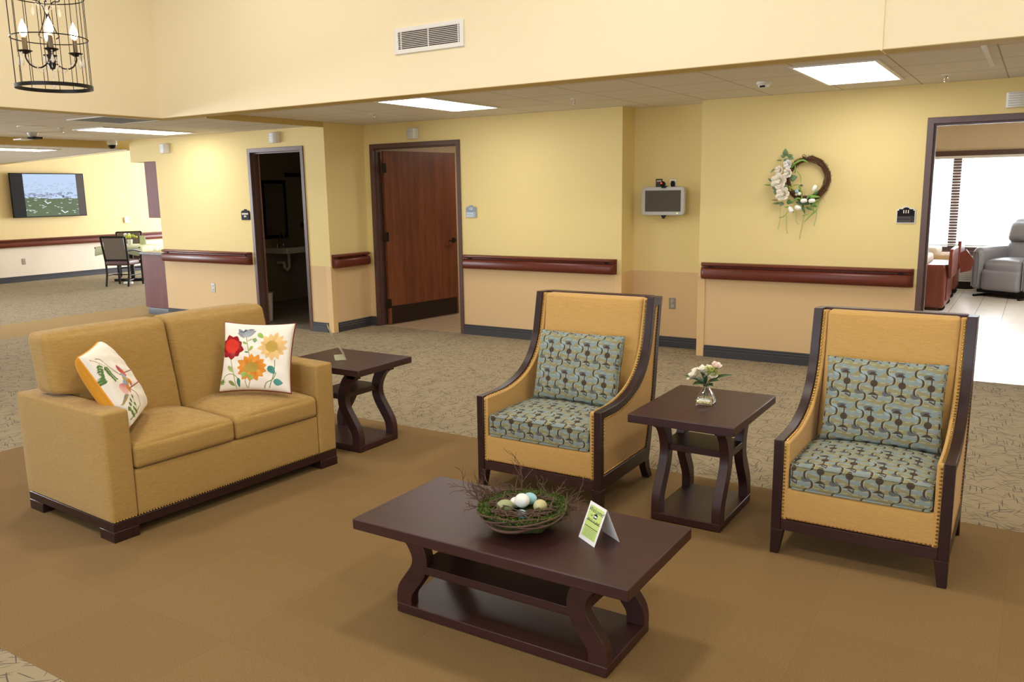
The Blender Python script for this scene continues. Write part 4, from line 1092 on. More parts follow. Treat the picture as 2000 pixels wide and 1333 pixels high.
lb((645, 375), (740, 480), 0.05, (190, 60, 84), (208, 80, 90)); lb((710, 450), (820, 520), 0.06, (206, 58, 76), (224, 120, 90)); lb((690, 395), (725, 440), 0.03, (120, 130, 180))
lb((740, 520), (830, 560), 0.06, (140, 160, 200), (160, 180, 206)); lb((750, 570), (850, 620), 0.06, (170, 160, 90), (190, 170, 96)); lb((760, 640), (860, 660), 0.05, (150, 176, 206), (160, 170, 200))
lb((770, 650), (800, 810), 0.085, (214, 120, 130), (236, 190, 184)); lb((820, 640), (880, 780), 0.05, (220, 150, 60), (200, 130, 60)); lb((830, 560), (900, 690), 0.035, (228, 160, 60), (200, 110, 60))
for pts_, c_ in (([(800, 800), (845, 810), (770, 975), (725, 970)], (176, 160, 100)), ([(785, 815), (808, 805), (725, 970), (690, 960)], (120, 140, 168))):
    pts_ = [q for q in (bp(*p) for p in pts_) if q]
    if len(pts_) > 2: pb.poly(pts_, c_)
lnb([(860, 690), (960, 800), (1010, 900), (1020, 980)], 0.008, (160, 96, 84)); lnb([(880, 1180), (960, 1080), (1000, 980)], 0.008, (150, 160, 90)); lnb([(900, 830), (960, 960), (930, 1110)], 0.004, (130, 140, 90))
for x, y in ((890, 820), (870, 880), (860, 940), (850, 1010), (890, 1060), (930, 930), (920, 1000), (950, 1040), (910, 1100)): lb((x + 30, y + 40), (x - 10, y - 20), 0.022, (118, 146, 78), (96, 126, 64))
throw_pillow(*_bird, pb, 'mustard', 'orange_piping', 'white square pillow embroidered with a bird and leaves, leaning on the near sofa arm', pinch=0.03, back=0.5)
# ================================================================ on the tables
rg = random.Random(21)
NX, NY, NZ = -1.535, 2.490, 0.40
nest = empty('bird_nest', (NX, NY, NZ), 0, 'mossy twig bird nest holding eggs on the coffee table', 'nest')
m = MB(); m.lathe([(0.02, 0.003), (0.075, 0.004), (0.115, 0.022), (0.145, 0.05), (0.158, 0.076), (0.145, 0.082), (0.11, 0.062), (0.06, 0.048), (0.01, 0.045)], seg=40)
for v in m.bm.verts:
    k = rg.uniform(-1, 1) * 0.006; v.co.x += k; v.co.y += rg.uniform(-1, 1) * 0.006; v.co.z = max(0.001, v.co.z + rg.uniform(-1, 1) * 0.005)
m.build('bowl', 'moss', nest)
def moss_tuft(mat, n, r0, r1, seed):
    r_ = random.Random(seed); m = MB()
    for _ in range(n):
        a = r_.uniform(0, 2 * PI); rr = r_.uniform(r0, r1)
        t = rr
        z = (0.004 + max(0, (t - 0.07)) * 0.72) if r_.random() < 0.5 and t > 0.09 else 0.052 + max(0, t - 0.06) * 0.30
        p = Vector((t * math.cos(a), t * math.sin(a), z)); d = Vector((math.cos(a) * 0.6 + r_.uniform(-.8, .8), math.sin(a) * 0.6 + r_.uniform(-.8, .8), r_.uniform(-0.1, 0.9))).normalized()
        L = r_.uniform(0.007, 0.015); sd = d.cross(Vector((r_.uniform(-1, 1), r_.uniform(-1, 1), r_.uniform(-1, 1)))).normalized() * r_.uniform(0.0012, 0.0026)
        q = p + d * L; q.z = max(0.002, q.z)
        m.f([m.v(p - sd), m.v(p + sd), m.v(q + sd * 0.3)])
        m.f([m.v(p + d * L * 0.5 - sd * 1.6), m.v(p + d * L * 0.5 + sd * 1.6), m.v(q)])
    return m
o = moss_tuft(0, 7500, 0.06, 0.165, 4).build('moss', 'moss', nest, smooth=False); o['kind'] = 'stuff'
o = moss_tuft(0, 3600, 0.06, 0.166, 5).build('moss', 'moss_light', nest, smooth=False); o['kind'] = 'stuff'; o['label'] = 'lighter green moss'
for k in range(5):   # vines wrapped round the rim
    pts = []; ph = rg.uniform(0, 2 * PI); span = rg.uniform(3.2, 5.4) if k else 4.2
    if k == 0: ph = R(150)
    for i in range(36):
        a = ph + span * i / 35; r_ = 0.158 + 0.010 * math.sin(a * 3 + k) + k * 0.003; z = 0.074 + 0.012 * math.sin(a * 2.3 + k * 1.7) - (0.018 if k == 0 else 0)
        pts.append((r_ * math.cos(a), r_ * math.sin(a), z))
    MB().tube(pts, 0.0056 if k == 0 else 0.0034, 6).build('vine', 'twig', nest)
m = MB()
def twig(base, d, L, r, depth=0):
    pts = [base]; d = Vector(d).normalized()
    for i in range(5):
        d = (d + Vector((rg.uniform(-.35, .35), rg.uniform(-.35, .35), rg.uniform(-.3, .25)))).normalized(); q = pts[-1] + d * L / 5; q.z = max(0.012, q.z); pts.append(q)
        if depth < 2 and rg.random() < 0.5: twig(q.copy(), d + Vector((rg.uniform(-.9, .9), rg.uniform(-.9, .9), rg.uniform(-.2, .7))), L * 0.5, r * 0.7, depth + 1)
    m.tube(pts, r, 5, r1=r * 0.4)
for k in range(64):
    if k < 26: a = R(rg.uniform(125, 200)); el = rg.uniform(0.25, 0.9); L = rg.uniform(0.06, 0.13)
    elif k < 44: a = R(rg.uniform(20, 100)); el = rg.uniform(0.1, 0.5); L = rg.uniform(0.05, 0.11)
    else: a = rg.uniform(0, 1.3 * PI); el = rg.uniform(0.0, 0.3); L = rg.uniform(0.04, 0.08)
    b = Vector((0.145 * math.cos(a), 0.145 * math.sin(a), 0.07)); t = a + rg.uniform(-1.3, 1.3)
    twig(b, (math.cos(t), math.sin(t), el), L, rg.uniform(0.0018, 0.0032))
for k in range(26):
    a = rg.uniform(0, 2 * PI); b = a + rg.uniform(1.2, 2.4)
    p0 = Vector((0.13 * math.cos(a), 0.13 * math.sin(a), 0.082)); p1 = Vector((0.13 * math.cos(b), 0.13 * math.sin(b), 0.085))
    m.tube(noisy_path(p0, p1, 8, 0.006, rg), 0.0024, 5)
o = m.build('twigs', 'twig', nest); o['kind'] = 'stuff'
def egg(dx, dy, dz, mat, label, L=0.030, W=0.023, rot=(0, 0, 0)):
    m = MB(); prof = []
    for i in range(13):
        t = PI * i / 12; prof.append((W * math.sin(t) * (1 + 0.12 * math.cos(t)), -L * math.cos(t)))
    m.lathe(prof, seg=20, caps=False); o = m.build('egg', mat); bmesh_fix = None
    o.location = (NX + dx, NY + dy, NZ + dz); o.rotation_euler = rot
    return tag(o, label, 'egg', 'eggs in the bird nest')
egg(-0.008, 0.004, 0.099, 'egg_white', 'large white egg lying on top of the others in the nest', 0.034, 0.027, (R(70), 0, R(60)))
egg(-0.065, -0.028, 0.076, 'egg_green', 'olive green egg at the left of the nest', 0.034, 0.026, (R(75), 0, R(-35)))
egg(0.052, 0.030, 0.079, 'egg_khaki', 'pale khaki egg at the right of the nest', 0.032, 0.026, (R(72), 0, R(20)))
egg(-0.002, 0.050, 0.092, 'egg_blue', 'pale blue egg half hidden behind the white egg', 0.030, 0.023, (R(80), 0, R(80)))
egg(0.022, -0.048, 0.066, 'egg_blue', 'small bright blue egg at the front of the nest', 0.026, 0.020, (R(80), 0, R(70)))
egg(-0.052, 0.022, 0.076, 'egg_white', 'small white egg wedged behind the olive green egg', 0.026, 0.021, (R(80), 0, R(10)))

# tent card
c0 = Vector((-1.316, 2.508, 0.401)); c1 = Vector((-1.225, 2.452, 0.401)); bk = Vector((0.056, 0.086, 0)); hgt = 0.128
e = empty('welcome_card', (c0 + c1) / 2, 0, 'folded tent card reading Welcome on a green panel, standing on the coffee table', 'card')
mid = (c0 + c1) / 2; W0 = (c1 - c0); wn_ = W0.normalized()
ap0 = c0 + bk * 0.5 + Vector((0, 0, hgt)); ap1 = c1 + bk * 0.5 + Vector((0, 0, hgt))
def sheet(a, b, c, d, th=0.0008):
    m = MB(); n = (b - a).cross(d - a).normalized() * th / 2
    A = [m.v(p - mid + n) for p in (a, b, c, d)]; B = [m.v(p - mid - n) for p in (a, b, c, d)]
    m.f(A); m.f(B[::-1])
    for i in range(4): m.f([A[i], A[(i + 1) % 4], B[(i + 1) % 4], B[i]])
    return m
sheet(c0, c1, ap1, ap0).build('front_panel', 'card_white', e, smooth=False)
sheet(c0 + bk, c1 + bk, ap1, ap0).build('back_panel', 'card_white', e, smooth=False)
upv = (ap0 - c0); Hc = upv.length; upv.normalize(); Wc = W0.length; nv = wn_.cross(upv).normalized()
if nv.y > 0: nv = -nv
def CM(u, v, off=0.0009):   # u right, v up from bottom centre, metres
    o = c0 - mid + wn_ * (Wc / 2 + u) + upv * v + nv * off
    return Matrix(((wn_.x, upv.x, nv.x, o.x), (wn_.y, upv.y, nv.y, o.y), (wn_.z, upv.z, nv.z, o.z), (0, 0, 0, 1)))
MB(CM(0, 0, 0.0007)).box(-Wc / 2 + 0.010, Wc / 2 - 0.010, 0.014, Hc - 0.010, -0.0002, 0.0002).build('green_print', 'card_green', e, smooth=False)
for k in range(7): MB(CM(0, 0, 0.0011)).box(-Wc / 2 + 0.014 + (k % 3) * 0.004, Wc / 2 - 0.014 - (k % 2) * 0.006, 0.018 + k * 0.0048, 0.0190 + k * 0.0048, -0.0001, 0.0001).build('small_print', 'leaf_sage', e, smooth=False)
for v in (0.073, 0.052): MB(CM(0, 0, 0.0011)).box(-Wc / 2 + 0.012, Wc / 2 - 0.011, v, v + 0.0022, -0.0001, 0.0001).build('rule', 'ink_dark', e, smooth=False)
text_mesh('Welcome!', 0.0225, 'ink', e, CM(0, Hc - 0.024, 0.0012), shear=0.35, extrude=0.0001)
text_mesh('to', 0.014, 'ink', e, CM(-0.020, Hc - 0.043, 0.0012), shear=0.35, extrude=0.0001)
text_mesh("We're so glad!", 0.0130, 'ink', e, CM(0, Hc - 0.060, 0.0012), shear=0.35, extrude=0.0001)
MB(CM(0, 0, 0.0012)).prism([(-0.006, Hc - 0.050), (0.014, Hc - 0.050), (0.016, Hc - 0.036), (0.011, Hc - 0.034), (0.006, Hc - 0.030), (0.001, Hc - 0.034), (-0.006, Hc - 0.036)], 'z', -0.0001, 0.0001).build('emblem', 'ink_dark', e, smooth=False)
MB(CM(0, 0, 0.0014)).prism([(-0.004, Hc - 0.046), (0.013, Hc - 0.046), (0.013, Hc - 0.040), (-0.004, Hc - 0.040)], 'z', -0.0001, 0.0001).build('emblem', 'card_white', e, smooth=False)

# vase and flowers
VX, VY, VZ = -1.358, 3.968, 0.5605
e = empty('glass_vase', (VX, VY, VZ), R(8), 'small square clear glass bud vase with water on the side table between the armchairs', 'vase')
def sq_lathe(prof, n=8):
    m = MB(); rows = []
    for r_, z, sq in prof:
        row = []
        for k in range(4 * n):
            a = 2 * PI * k / (4 * n) + PI / 4; c_, s_ = math.cos(a), math.sin(a); p = 2 + sq * 8
            q = (abs(c_) ** p + abs(s_) ** p) ** (-1 / p); row.append(m.v((r_ * q * c_, r_ * q * s_, z)))
        rows.append(row)
    for A, B in zip(rows[:-1], rows[1:]):
        for k in range(4 * n): m.f([A[k], A[(k + 1) % (4 * n)], B[(k + 1) % (4 * n)], B[k]])
    m.f(rows[0][::-1]); m.f(rows[-1]); return m
sq_lathe([(0.043, 0.0, 1), (0.046, 0.004, 1), (0.045, 0.022, 1), (0.034, 0.050, .8), (0.020, 0.074, .3), (0.014, 0.082, 0), (0.0135, 0.090, 0), (0.019, 0.097, 0), (0.0165, 0.0965, 0), (0.0115, 0.090, 0), (0.0118, 0.082, 0), (0.018, 0.073, .3), (0.031, 0.049, .8), (0.0415, 0.022, 1), (0.0415, 0.008, 1)]).build('body', 'glass', e, ang=60)
sq_lathe([(0.0405, 0.0085, 1), (0.0408, 0.022, 1), (0.0375, 0.030, .9)]).build('water', 'water', e)
e = empty('flower_bunch', (VX, VY, VZ + 0.012), 0, 'artificial cream roses with a lime hydrangea sprig and green leaves, standing in the glass vase', 'flowers')
def rose(m, c, r, d=(0, 0, 1), seed=0, layers=4, openness=1.0):
    """cupped petals in whorls around axis d"""
    rr = random.Random(seed); c = Vector(c); d = Vector(d).normalized(); q = d.to_track_quat('Z', 'Y').to_matrix()
    for L in range(layers):
        f = (L + 1) / layers; n = 3 + L; rad = r * (0.25 + 0.75 * f); hgt_ = r * (1.15 - 0.25 * f)
        for k in range(n):
            a0 = 2 * PI * (k + 0.5 * (L % 2)) / n + rr.uniform(-.15, .15); sp = 2 * PI / n * 0.72; rows = []
            for i in range(5):
                t = i / 4; row = []
                for j in range(5):
                    s_ = (j / 4 - 0.5) * 2; a = a0 + s_ * sp * math.sin(PI * min(1, 0.25 + t * 0.65)); rim = 1 - 0.16 * s_ * s_ * t
                    rr_ = rad * (0.25 + 0.75 * math.sin(t * PI / 2)) * (1 + 0.22 * openness * t * t * f)
                    z = (-0.35 * r + (hgt_ + 0.35 * r) * t * rim) * (1 - 0.25 * openness * f * t)
                    row.append(m.v(c + q @ Vector((rr_ * math.cos(a), rr_ * math.sin(a), z * 0.9))))
                rows.append(row)
            for A, B in zip(rows[:-1], rows[1:]):
                for j in range(4): m.f([A[j], A[j + 1], B[j + 1], B[j]])
    m.ball(c - d * 0.05 * r, (r * 0.35, r * 0.35, r * 0.5), 10, 7, q)
for c, r_, d, mt, sd in (((-0.056, -0.012, 0.128), 0.034, (-0.7, -0.3, 0.6), 'petal_cream', 1), ((-0.012, 0.008, 0.150), 0.037, (-0.15, 0.0, 1), 'petal_cream', 2), ((0.028, -0.006, 0.130), 0.025, (0.25, -0.3, 0.9), 'petal_cream', 3), ((0.048, 0.004, 0.182), 0.022, (0.35, -0.2, 0.8), 'petal_pink', 4)):
    m = MB(); rose(m, c, r_, d, sd); m.build('rose_bloom', mt, e, solid=0.0006)
m = MB(); rr = random.Random(5)
for _ in range(130):
    a, b = rr.uniform(0, 2 * PI), rr.uniform(-1, 1); c = Vector((0.026 + 0.034 * math.cos(a) * rr.random() ** .5, 0.0 + 0.026 * math.sin(a), 0.158 + 0.020 * b))
    for k in range(4):
        t = a + k * PI / 2; p = c + Vector((math.cos(t), math.sin(t), rr.uniform(0, .5))) * 0.008; m.leaf(c, p, 0.0036, (0, 0, 1), n=3)
m.build('hydrangea_bloom', 'bloom_lime', e)
LV = [((0, 0, 0.085), (-0.108, -0.030, 0.125), 0.021), ((-0.008, -0.008, 0.088), (-0.050, -0.060, 0.088), 0.019), ((0.0, -0.012, 0.095), (-0.022, -0.032, 0.152), 0.019), ((0.006, -0.012, 0.092), (0.020, -0.036, 0.148), 0.020), ((0.006, 0, 0.088), (0.080, -0.034, 0.118), 0.022), ((0.012, 0.006, 0.098), (0.128, 0.020, 0.142), 0.015), ((0.004, -0.008, 0.082), (0.052, -0.046, 0.090), 0.018)]
for a, b, w_ in LV:
    MB().leaf(a, b, w_, (0, -0.35, 1), bend=0.10, n=8).build('leaf', 'leaf_dark', e, solid=0.0006)
for p1, mt in (((-0.045, -0.01, 0.115), 'leaf_green'), ((-0.010, 0.006, 0.13), 'leaf_green'), ((0.024, -0.006, 0.115), 'leaf_dark'), ((0.040, 0.002, 0.165), 'leaf_green')):
    MB().tube(smooth_curve([(-p1[0] * 0.45, 0.004, 0.0), (0, 0, 0.068), (p1[0] * 0.5, p1[1] * 0.5, 0.10), p1], 5), 0.0018, 6).build('stem', mt if mt == 'leaf_green' else 'twig', e)

# clear sign holder on the far side table
e = empty('sign_holder', (-3.80, 3.95, 0.5605), 0, 'empty clear acrylic sign holder leaning on the side table behind the sofa', 'sign holder')
vd = Vector((-0.136, 0.129, 0)); nd = Vector((-0.69, -0.72, 0)).normalized(); A0 = Vector((-3.764 + 3.80, 3.921 - 3.95, 0.0015))
def slab(m, p, a, b, c):
    q = [p, p + a, p + a + b, p + b]; A = [m.v(v) for v in q]; B = [m.v(v + c) for v in q]; m.f(A[::-1]); m.f(B)
    for i in range(4): m.f([A[i], A[(i + 1) % 4], B[(i + 1) % 4], B[i]])
m = MB(); slab(m, A0, vd, nd * 0.070, Vector((0, 0, 0.003))); m.build('base', 'acrylic', e, smooth=False)
up_ = (nd * 0.105 + Vector((0, 0, 0.215))); m = MB(); slab(m, A0, vd, up_, nd * -0.003); m.build('panel', 'acrylic', e, smooth=False)
m = MB(); slab(m, A0 + Vector((0, 0, 0.003)), vd, up_ * 0.12 , nd * 0.001); 
m.build('lip', 'acrylic', e, smooth=False)

# ================================================================ lanterns
def lantern(loc, rz, label, first=None):
    if first:
        e = copy_tree(first); e.location = loc; e.rotation_euler = (0, 0, rz); e['label'] = label; return e
    e = empty('birdcage_chandelier', loc, rz, label, 'chandelier', 'birdcage chandeliers')
    r_ = 0.172; ring = lambda rr_, z: [(rr_ * math.cos(2 * PI * k / 48), rr_ * math.sin(2 * PI * k / 48), z) for k in range(48)]
    circ = [(r_ + 0.006, 0.006), (r_ + 0.006, 0.024), (r_, 0.024), (r_, 0.006)]
    m = MB(); rows = [[m.v((q[0] * math.cos(2 * PI * k / 48), q[0] * math.sin(2 * PI * k / 48), q[1] - 0.015)) for q in circ] for k in range(48)]
    for k in range(48):
        for i in range(4): m.f([rows[k][i], rows[(k + 1) % 48][i], rows[(k + 1) % 48][(i + 1) % 4], rows[k][(i + 1) % 4]])
    m.build('bottom_band', 'black_metal', e)
    for z in (0.235, 0.435): MB().tube(ring(r_ + 0.003, z), 0.0028, 6, closed=True).build('hoop', 'black_metal', e)
    m = MB()
    for k in range(16):
        a = 2 * PI * (k + 0.3) / 16; c_, s_ = math.cos(a), math.sin(a)
        pts = [(r_ * c_, r_ * s_, 0.0), (r_ * c_, r_ * s_, 0.30), (r_ * c_, r_ * s_, 0.50)] + [(r_ * math.cos(t) * c_, r_ * math.cos(t) * s_, 0.50 + 0.17 * math.sin(t)) for t in (0.4, 0.8, 1.2, 1.5)]
        m.tube(pts, 0.0019, 6)
    m.build('cage_wires', 'black_metal', e)
    m = MB(); m.tube([(0, 0, 0.10), (0, 0, 0.67)], 0.006, 8); m.lathe([(0.0, 0.085), (0.012, 0.09), (0.022, 0.12), (0.010, 0.15), (0.018, 0.19), (0.009, 0.23)], seg=14, caps=False)
    m.lathe([(0.0, 0.66), (0.03, 0.665), (0.02, 0.70), (0.0, 0.70)], seg=16, caps=False); m.tube([(0, 0, 0.69), (0, 0, 2.32)], 0.004, 6); m.lathe([(0.0, 2.30), (0.07, 2.31), (0.075, 2.322), (0.0, 2.322)], seg=24, caps=False)
    m.build('stem', 'bronze', e)
    for k in range(4):
        a = R(62 + 90 * k); c_, s_ = math.cos(a), math.sin(a)
        P = lambda rr_, z: (rr_ * c_, rr_ * s_, z)
        MB().tube(smooth_curve([P(0.008, 0.16), P(0.022, 0.115), P(0.055, 0.092), P(0.092, 0.102), P(0.112, 0.135), P(0.112, 0.155)], 5), 0.0042, 6).build('arm', 'bronze', e)
        MB().tube(smooth_curve([P(0.006, 0.44), P(0.05, 0.47), P(0.062, 0.42), P(0.03, 0.41), P(0.008, 0.36), P(0.03, 0.28), P(0.045, 0.25), P(0.03, 0.235)], 5), 0.0026, 5).build('scroll', 'bronze', e)
        cup = MB(); cup.lathe([(0.0, 0.155), (0.010, 0.156), (0.034, 0.170), (0.033, 0.172), (0.008, 0.162)], (0.112 * c_, 0.112 * s_, 0), 18, caps=False); cup.build('drip_cup', 'black_metal', e)
        cd = MB(); cd.lathe([(0.0105, 0.162), (0.0105, 0.232), (0.007, 0.236)], (0.112 * c_, 0.112 * s_, 0), 12); cd.build('candle_sleeve', 'candle_sleeve', e)
        bu = MB(); bu.lathe([(0.004, 0.236), (0.014, 0.246), (0.020, 0.264), (0.016, 0.286), (0.007, 0.308), (0.0015, 0.320)], (0.112 * c_, 0.112 * s_, 0), 14); bu.build('bulb', 'bulb_glow', e)
        for j in range(3):
            b = a + R(-60 + 60 * j); x, y = 0.112 * c_ + 0.032 * math.cos(b), 0.112 * s_ + 0.032 * math.sin(b)
            g = MB(); g.ball((x, y, 0.158), 0.004, 8, 6).ball((x, y, 0.149), 0.0035, 8, 6); g.lathe([(0.0005, 0.144), (0.0035, 0.136), (0.0085, 0.118), (0.006, 0.106), (0.0005, 0.100)], (x, y, 0), 6)
            g.build('crystal_drop', 'crystal', e, smooth=False)
        g = MB(); p0 = Vector(P(0.10, 0.135)); b2 = a + PI / 2; p1 = Vector((0.10 * math.cos(b2), 0.10 * math.sin(b2), 0.135))
        for i in range(13):
            t = i / 12; q = p0.lerp(p1, t); q.z -= 0.055 * math.sin(PI * t); g.ball(q, 0.0038, 8, 5)
        g.build('bead_garland', 'crystal', e, smooth=False); g = MB()
        p0 = Vector(P(0.055, 0.42)); p1 = Vector((0.055 * math.cos(b2), 0.055 * math.sin(b2), 0.42))
        for i in range(10):
            t = i / 9; q = p0.lerp(p1, t); q.z -= 0.035 * math.sin(PI * t); g.ball(q, 0.0036, 8, 5)
        g.build('bead_garland', 'crystal', e, smooth=False)
        g = MB(); q = P(0.058, 0.0); g.ball((q[0], q[1], 0.395), 0.004, 8, 6); g.lathe([(0.0005, 0.388), (0.004, 0.380), (0.009, 0.360), (0.006, 0.348), (0.0005, 0.342)], (q[0], q[1], 0), 6); g.build('crystal_drop', 'crystal', e, smooth=False)
    g = MB()
    for i in range(3): g.ball((0, 0, 0.075 - i * 0.012), 0.005, 8, 6)
    g.lathe([(0.0005, 0.042), (0.005, 0.032), (0.010, 0.012), (0.007, -0.002), (0.0005, -0.008)], seg=8); g.build('crystal_drop', 'crystal', e, smooth=False)
    return e
lan = lantern((-4.29, 2.48, 2.185), 0, 'lit birdcage chandelier with crystal drops hanging at the top left')
lantern((-1.00, 2.185, 2.185), 0.4, 'birdcage chandelier whose bottom band just dips in at the top centre', lan)

# ================================================================ alcove
e = empty('touch_monitor', (-3.219, 7.95, 1.508), 0, 'grey framed touch-screen monitor mounted in the wall alcove', 'monitor')
def rrect(w, h, r, n=6):
    out = []
    for cx, cy, a0 in ((w - r, h - r, 0), (-w + r, h - r, 90), (-w + r, -h + r, 180), (w - r, -h + r, 270)):
        for k in range(n + 1): out.append((cx + r * math.cos(R(a0 + 90 * k / n)), cy + r * math.sin(R(a0 + 90 * k / n))))
    return out
MB().prism(rrect(0.228, 0.14, 0.035), 'y', 0, 0.045).build('housing', 'grey_plastic', e, bevel=0.006)
MB().prism([(-0.188, -0.104), (0.190, -0.104), (0.190, 0.106), (-0.188, 0.106)], 'y', -0.0015, 0.002).build('screen', 'screen_off', e, smooth=False)
MB().box(0.150, 0.162, -0.0015, 0, -0.126, -0.116).build('power_light', 'led_green', e)
m = MB(); m.prism([(-0.03, -0.125), (0.03, -0.125), (0.004, -0.175), (-0.004, -0.175)], 'y', 0.012, 0.05); m.box(-0.03, 0.03, 0.04, 0.139, -0.12, -0.04); m.build('wall_bracket', 'black_plastic', e)
m = MB(); m.ball((0.0, -0.004, 0.168), 0.028, 16, 10); m.box(-0.012, 0.035, -0.01, 0.03, 0.128, 0.15); w_ = m.build('webcam', 'black_plastic', e)
MB().ball((-0.004, -0.026, 0.176), 0.0085, 10, 6).build('indicator', 'led_red', w_)
e = empty('wall_plate', (-3.315, YA, 1.672), 0, 'grey wall plate with a label strip above the alcove monitor, left one', 'wall plate')
MB().box(-0.036, 0.036, -0.005, 0, -0.057, 0.057).build('cover_plate', 'sign_grey', e, bevel=0.002)
MB().box(-0.024, 0.024, -0.0065, -0.005, 0.030, 0.042).build('label_strip', 'sign_silver', e)
e = empty('light_switch', (-3.168, YA, 1.672), 0, 'chrome switch plate above the right side of the alcove monitor', 'switch')
MB().box(-0.036, 0.036, -0.006, 0, -0.057, 0.057).build('cover_plate', 'chrome', e, bevel=0.003)
MB().box(-0.019, 0.019, -0.011, -0.006, -0.036, 0.034).build('rocker', 'black_plastic', e, bevel=0.002)

# ================================================================ wreath
wx, wz, wy = -1.784, 1.695, 7.752
wr = empty('flower_wreath', (wx, 7.80, wz), 0, 'twig wreath with cream roses, white tulips and green ribbons of leaves on the yellow wall', 'wreath')
F = lambda zx, zy, y=0.0: Vector(((zx - 590) / 6.06 / 222, -0.048 - y, -(zy - 480) / 6.06 / 236))
rw = random.Random(11); m = MB()
for k in range(230):
    a0 = rw.uniform(0, 2 * PI); sp = rw.uniform(0.7, 1.8); ro = 0.172 + rw.uniform(-0.020, 0.020); yo = rw.uniform(-0.020, 0.020); pts = []
    for i in range(9):
        a = a0 + sp * i / 8; q = ro + rw.uniform(-.004, .004) + 0.008 * math.sin(a * 5 + k); pts.append((q * math.cos(a) * 1.0, -0.042 + yo + rw.uniform(-.003, .003), q * math.sin(a)))
    m.tube(pts, rw.uniform(0.0010, 0.0022), 5)
for k in range(170):
    a = rw.uniform(-1.2, 2.2); q = 0.188; p = Vector((q * math.cos(a), -0.042, q * math.sin(a))); t = a + rw.uniform(0.3, 1.2)
    m.tube([p, p + Vector((math.cos(t), rw.uniform(-.3, .1), math.sin(t))) * rw.uniform(0.012, 0.03)], 0.001, 4)
o = m.build('twig_ring', 'twig_wreath', wr); o['kind'] = 'stuff'
MB().tube([(0.012 * math.cos(t) - 0.040, -0.03, 0.203 + 0.012 * math.sin(t)) for t in [2 * PI * k / 12 for k in range(12)]], 0.0022, 6, closed=True).build('hanging_loop', 'bronze', wr)
for (zx, zy, r_, mt, sd) in ((375, 290, 0.036, 'petal_white', 1), (275, 360, 0.033, 'petal_cream', 2), (378, 400, 0.037, 'petal_cream', 3), (275, 500, 0.060, 'petal_cream', 4), (330, 665, 0.056, 'petal_cream', 5)):
    m = MB(); rose(m, F(zx, zy, 0.03), r_ * 0.92, (rw.uniform(-.25, .1), -1, rw.uniform(-.1, .3)), sd, layers=5, openness=1.2); m.build('rose_bloom', mt, wr, solid=0.0008)
for (zx, zy, dx, dz) in ((698, 597, 0.35, 1), (580, 750, 1, 0.05), (672, 752, 1, 0.1), (515, 838, 1, -0.35), (432, 862, 0.6, -0.9)):
    d = Vector((dx, -0.25, dz)).normalized(); q = d.to_track_quat('Z', 'Y').to_matrix(); m = MB(); c = F(zx, zy, 0.045)
    for k in range(6):
        a = 2 * PI * k / 6; off = q @ Vector((math.cos(a) * 0.007, math.sin(a) * 0.007, 0)); m.ball(c + off, (0.0135, 0.0135, 0.029), 10, 8, q)
    m.build('tulip_bloom', 'petal_white', wr)
for (a, b, w_, mt) in (((340, 190), (335, 92), 0.028, 'leaf_sage'), ((330, 200), (285, 175), 0.018, 'leaf_sage'), ((350, 190), (430, 180), 0.016, 'leaf_sage'), ((370, 200), (440, 230), 0.020, 'leaf_sage'), ((350, 215), (345, 285), 0.026, 'leaf_sage'), ((300, 240), (235, 240), 0.008, 'leaf_sage'), ((400, 480), (490, 450), 0.034, 'leaf_sage'), ((215, 340), (170, 395), 0.008, 'leaf_sage'), ((190, 500), (140, 462), 0.012, 'leaf_sage'), ((175, 550), (90, 542), 0.008, 'grass_blade'),
        ((205, 530), (240, 630), 0.020, 'leaf_sage'), ((230, 600), (240, 680), 0.016, 'leaf_sage'), ((340, 560), (390, 590), 0.022, 'leaf_sage'), ((300, 780), (205, 785), 0.012, 'leaf_sage'), ((330, 770), (300, 815), 0.022, 'leaf_sage'), ((370, 760), (445, 770), 0.026, 'leaf_green'), ((270, 742), (190, 740), 0.004, 'twig_wreath'), ((400, 830), (350, 830), 0.010, 'grass_blade'), ((420, 850), (470, 905), 0.014, 'grass_blade'), ((560, 800), (600, 920), 0.014, 'leaf_green'), ((600, 720), (670, 680), 0.014, 'leaf_green'), ((600, 700), (770, 705), 0.016, 'grass_blade'), ((690, 690), (745, 620), 0.014, 'leaf_green'), ((640, 780), (740, 830), 0.014, 'leaf_green'), ((650, 830), (720, 800), 0.012, 'grass_blade'), ((600, 830), (680, 870), 0.012, 'leaf_green'), ((480, 770), (640, 800), 0.018, 'leaf_dark'), ((560, 780), (700, 770), 0.016, 'leaf_dark')):
    MB().leaf(F(*a, 0.02), F(*b, 0.035), w_ * 0.9, (0, -1, 0.1), bend=0.12, n=7).build('leaf', mt, wr, solid=0.0006)
def blade(pts, w_, mt='grass_blade', nm='grass_blade'):
    P = smooth_curve([tuple(F(*p, 0.03 + 0.012 * math.sin(i * 1.7))) for i, p in enumerate(pts)], 6); m = MB(); rows = []
    for i, p in enumerate(P):
        d = (P[min(i + 1, len(P) - 1)] - P[max(i - 1, 0)]).normalized(); s_ = d.cross(Vector((0, -1, 0))).normalized(); t = i / (len(P) - 1); k = w_ * math.sin(PI * (0.12 + 0.86 * t)) ** 0.6
        rows.append((m.v(p - s_ * k), m.v(p + Vector((0, 0.002, 0))), m.v(p + s_ * k)))
    for A, B in zip(rows[:-1], rows[1:]): m.f([A[0], A[1], B[1], B[0]]); m.f([A[1], A[2], B[2], B[1]])
    m.build(nm, mt, wr, solid=0.0005)
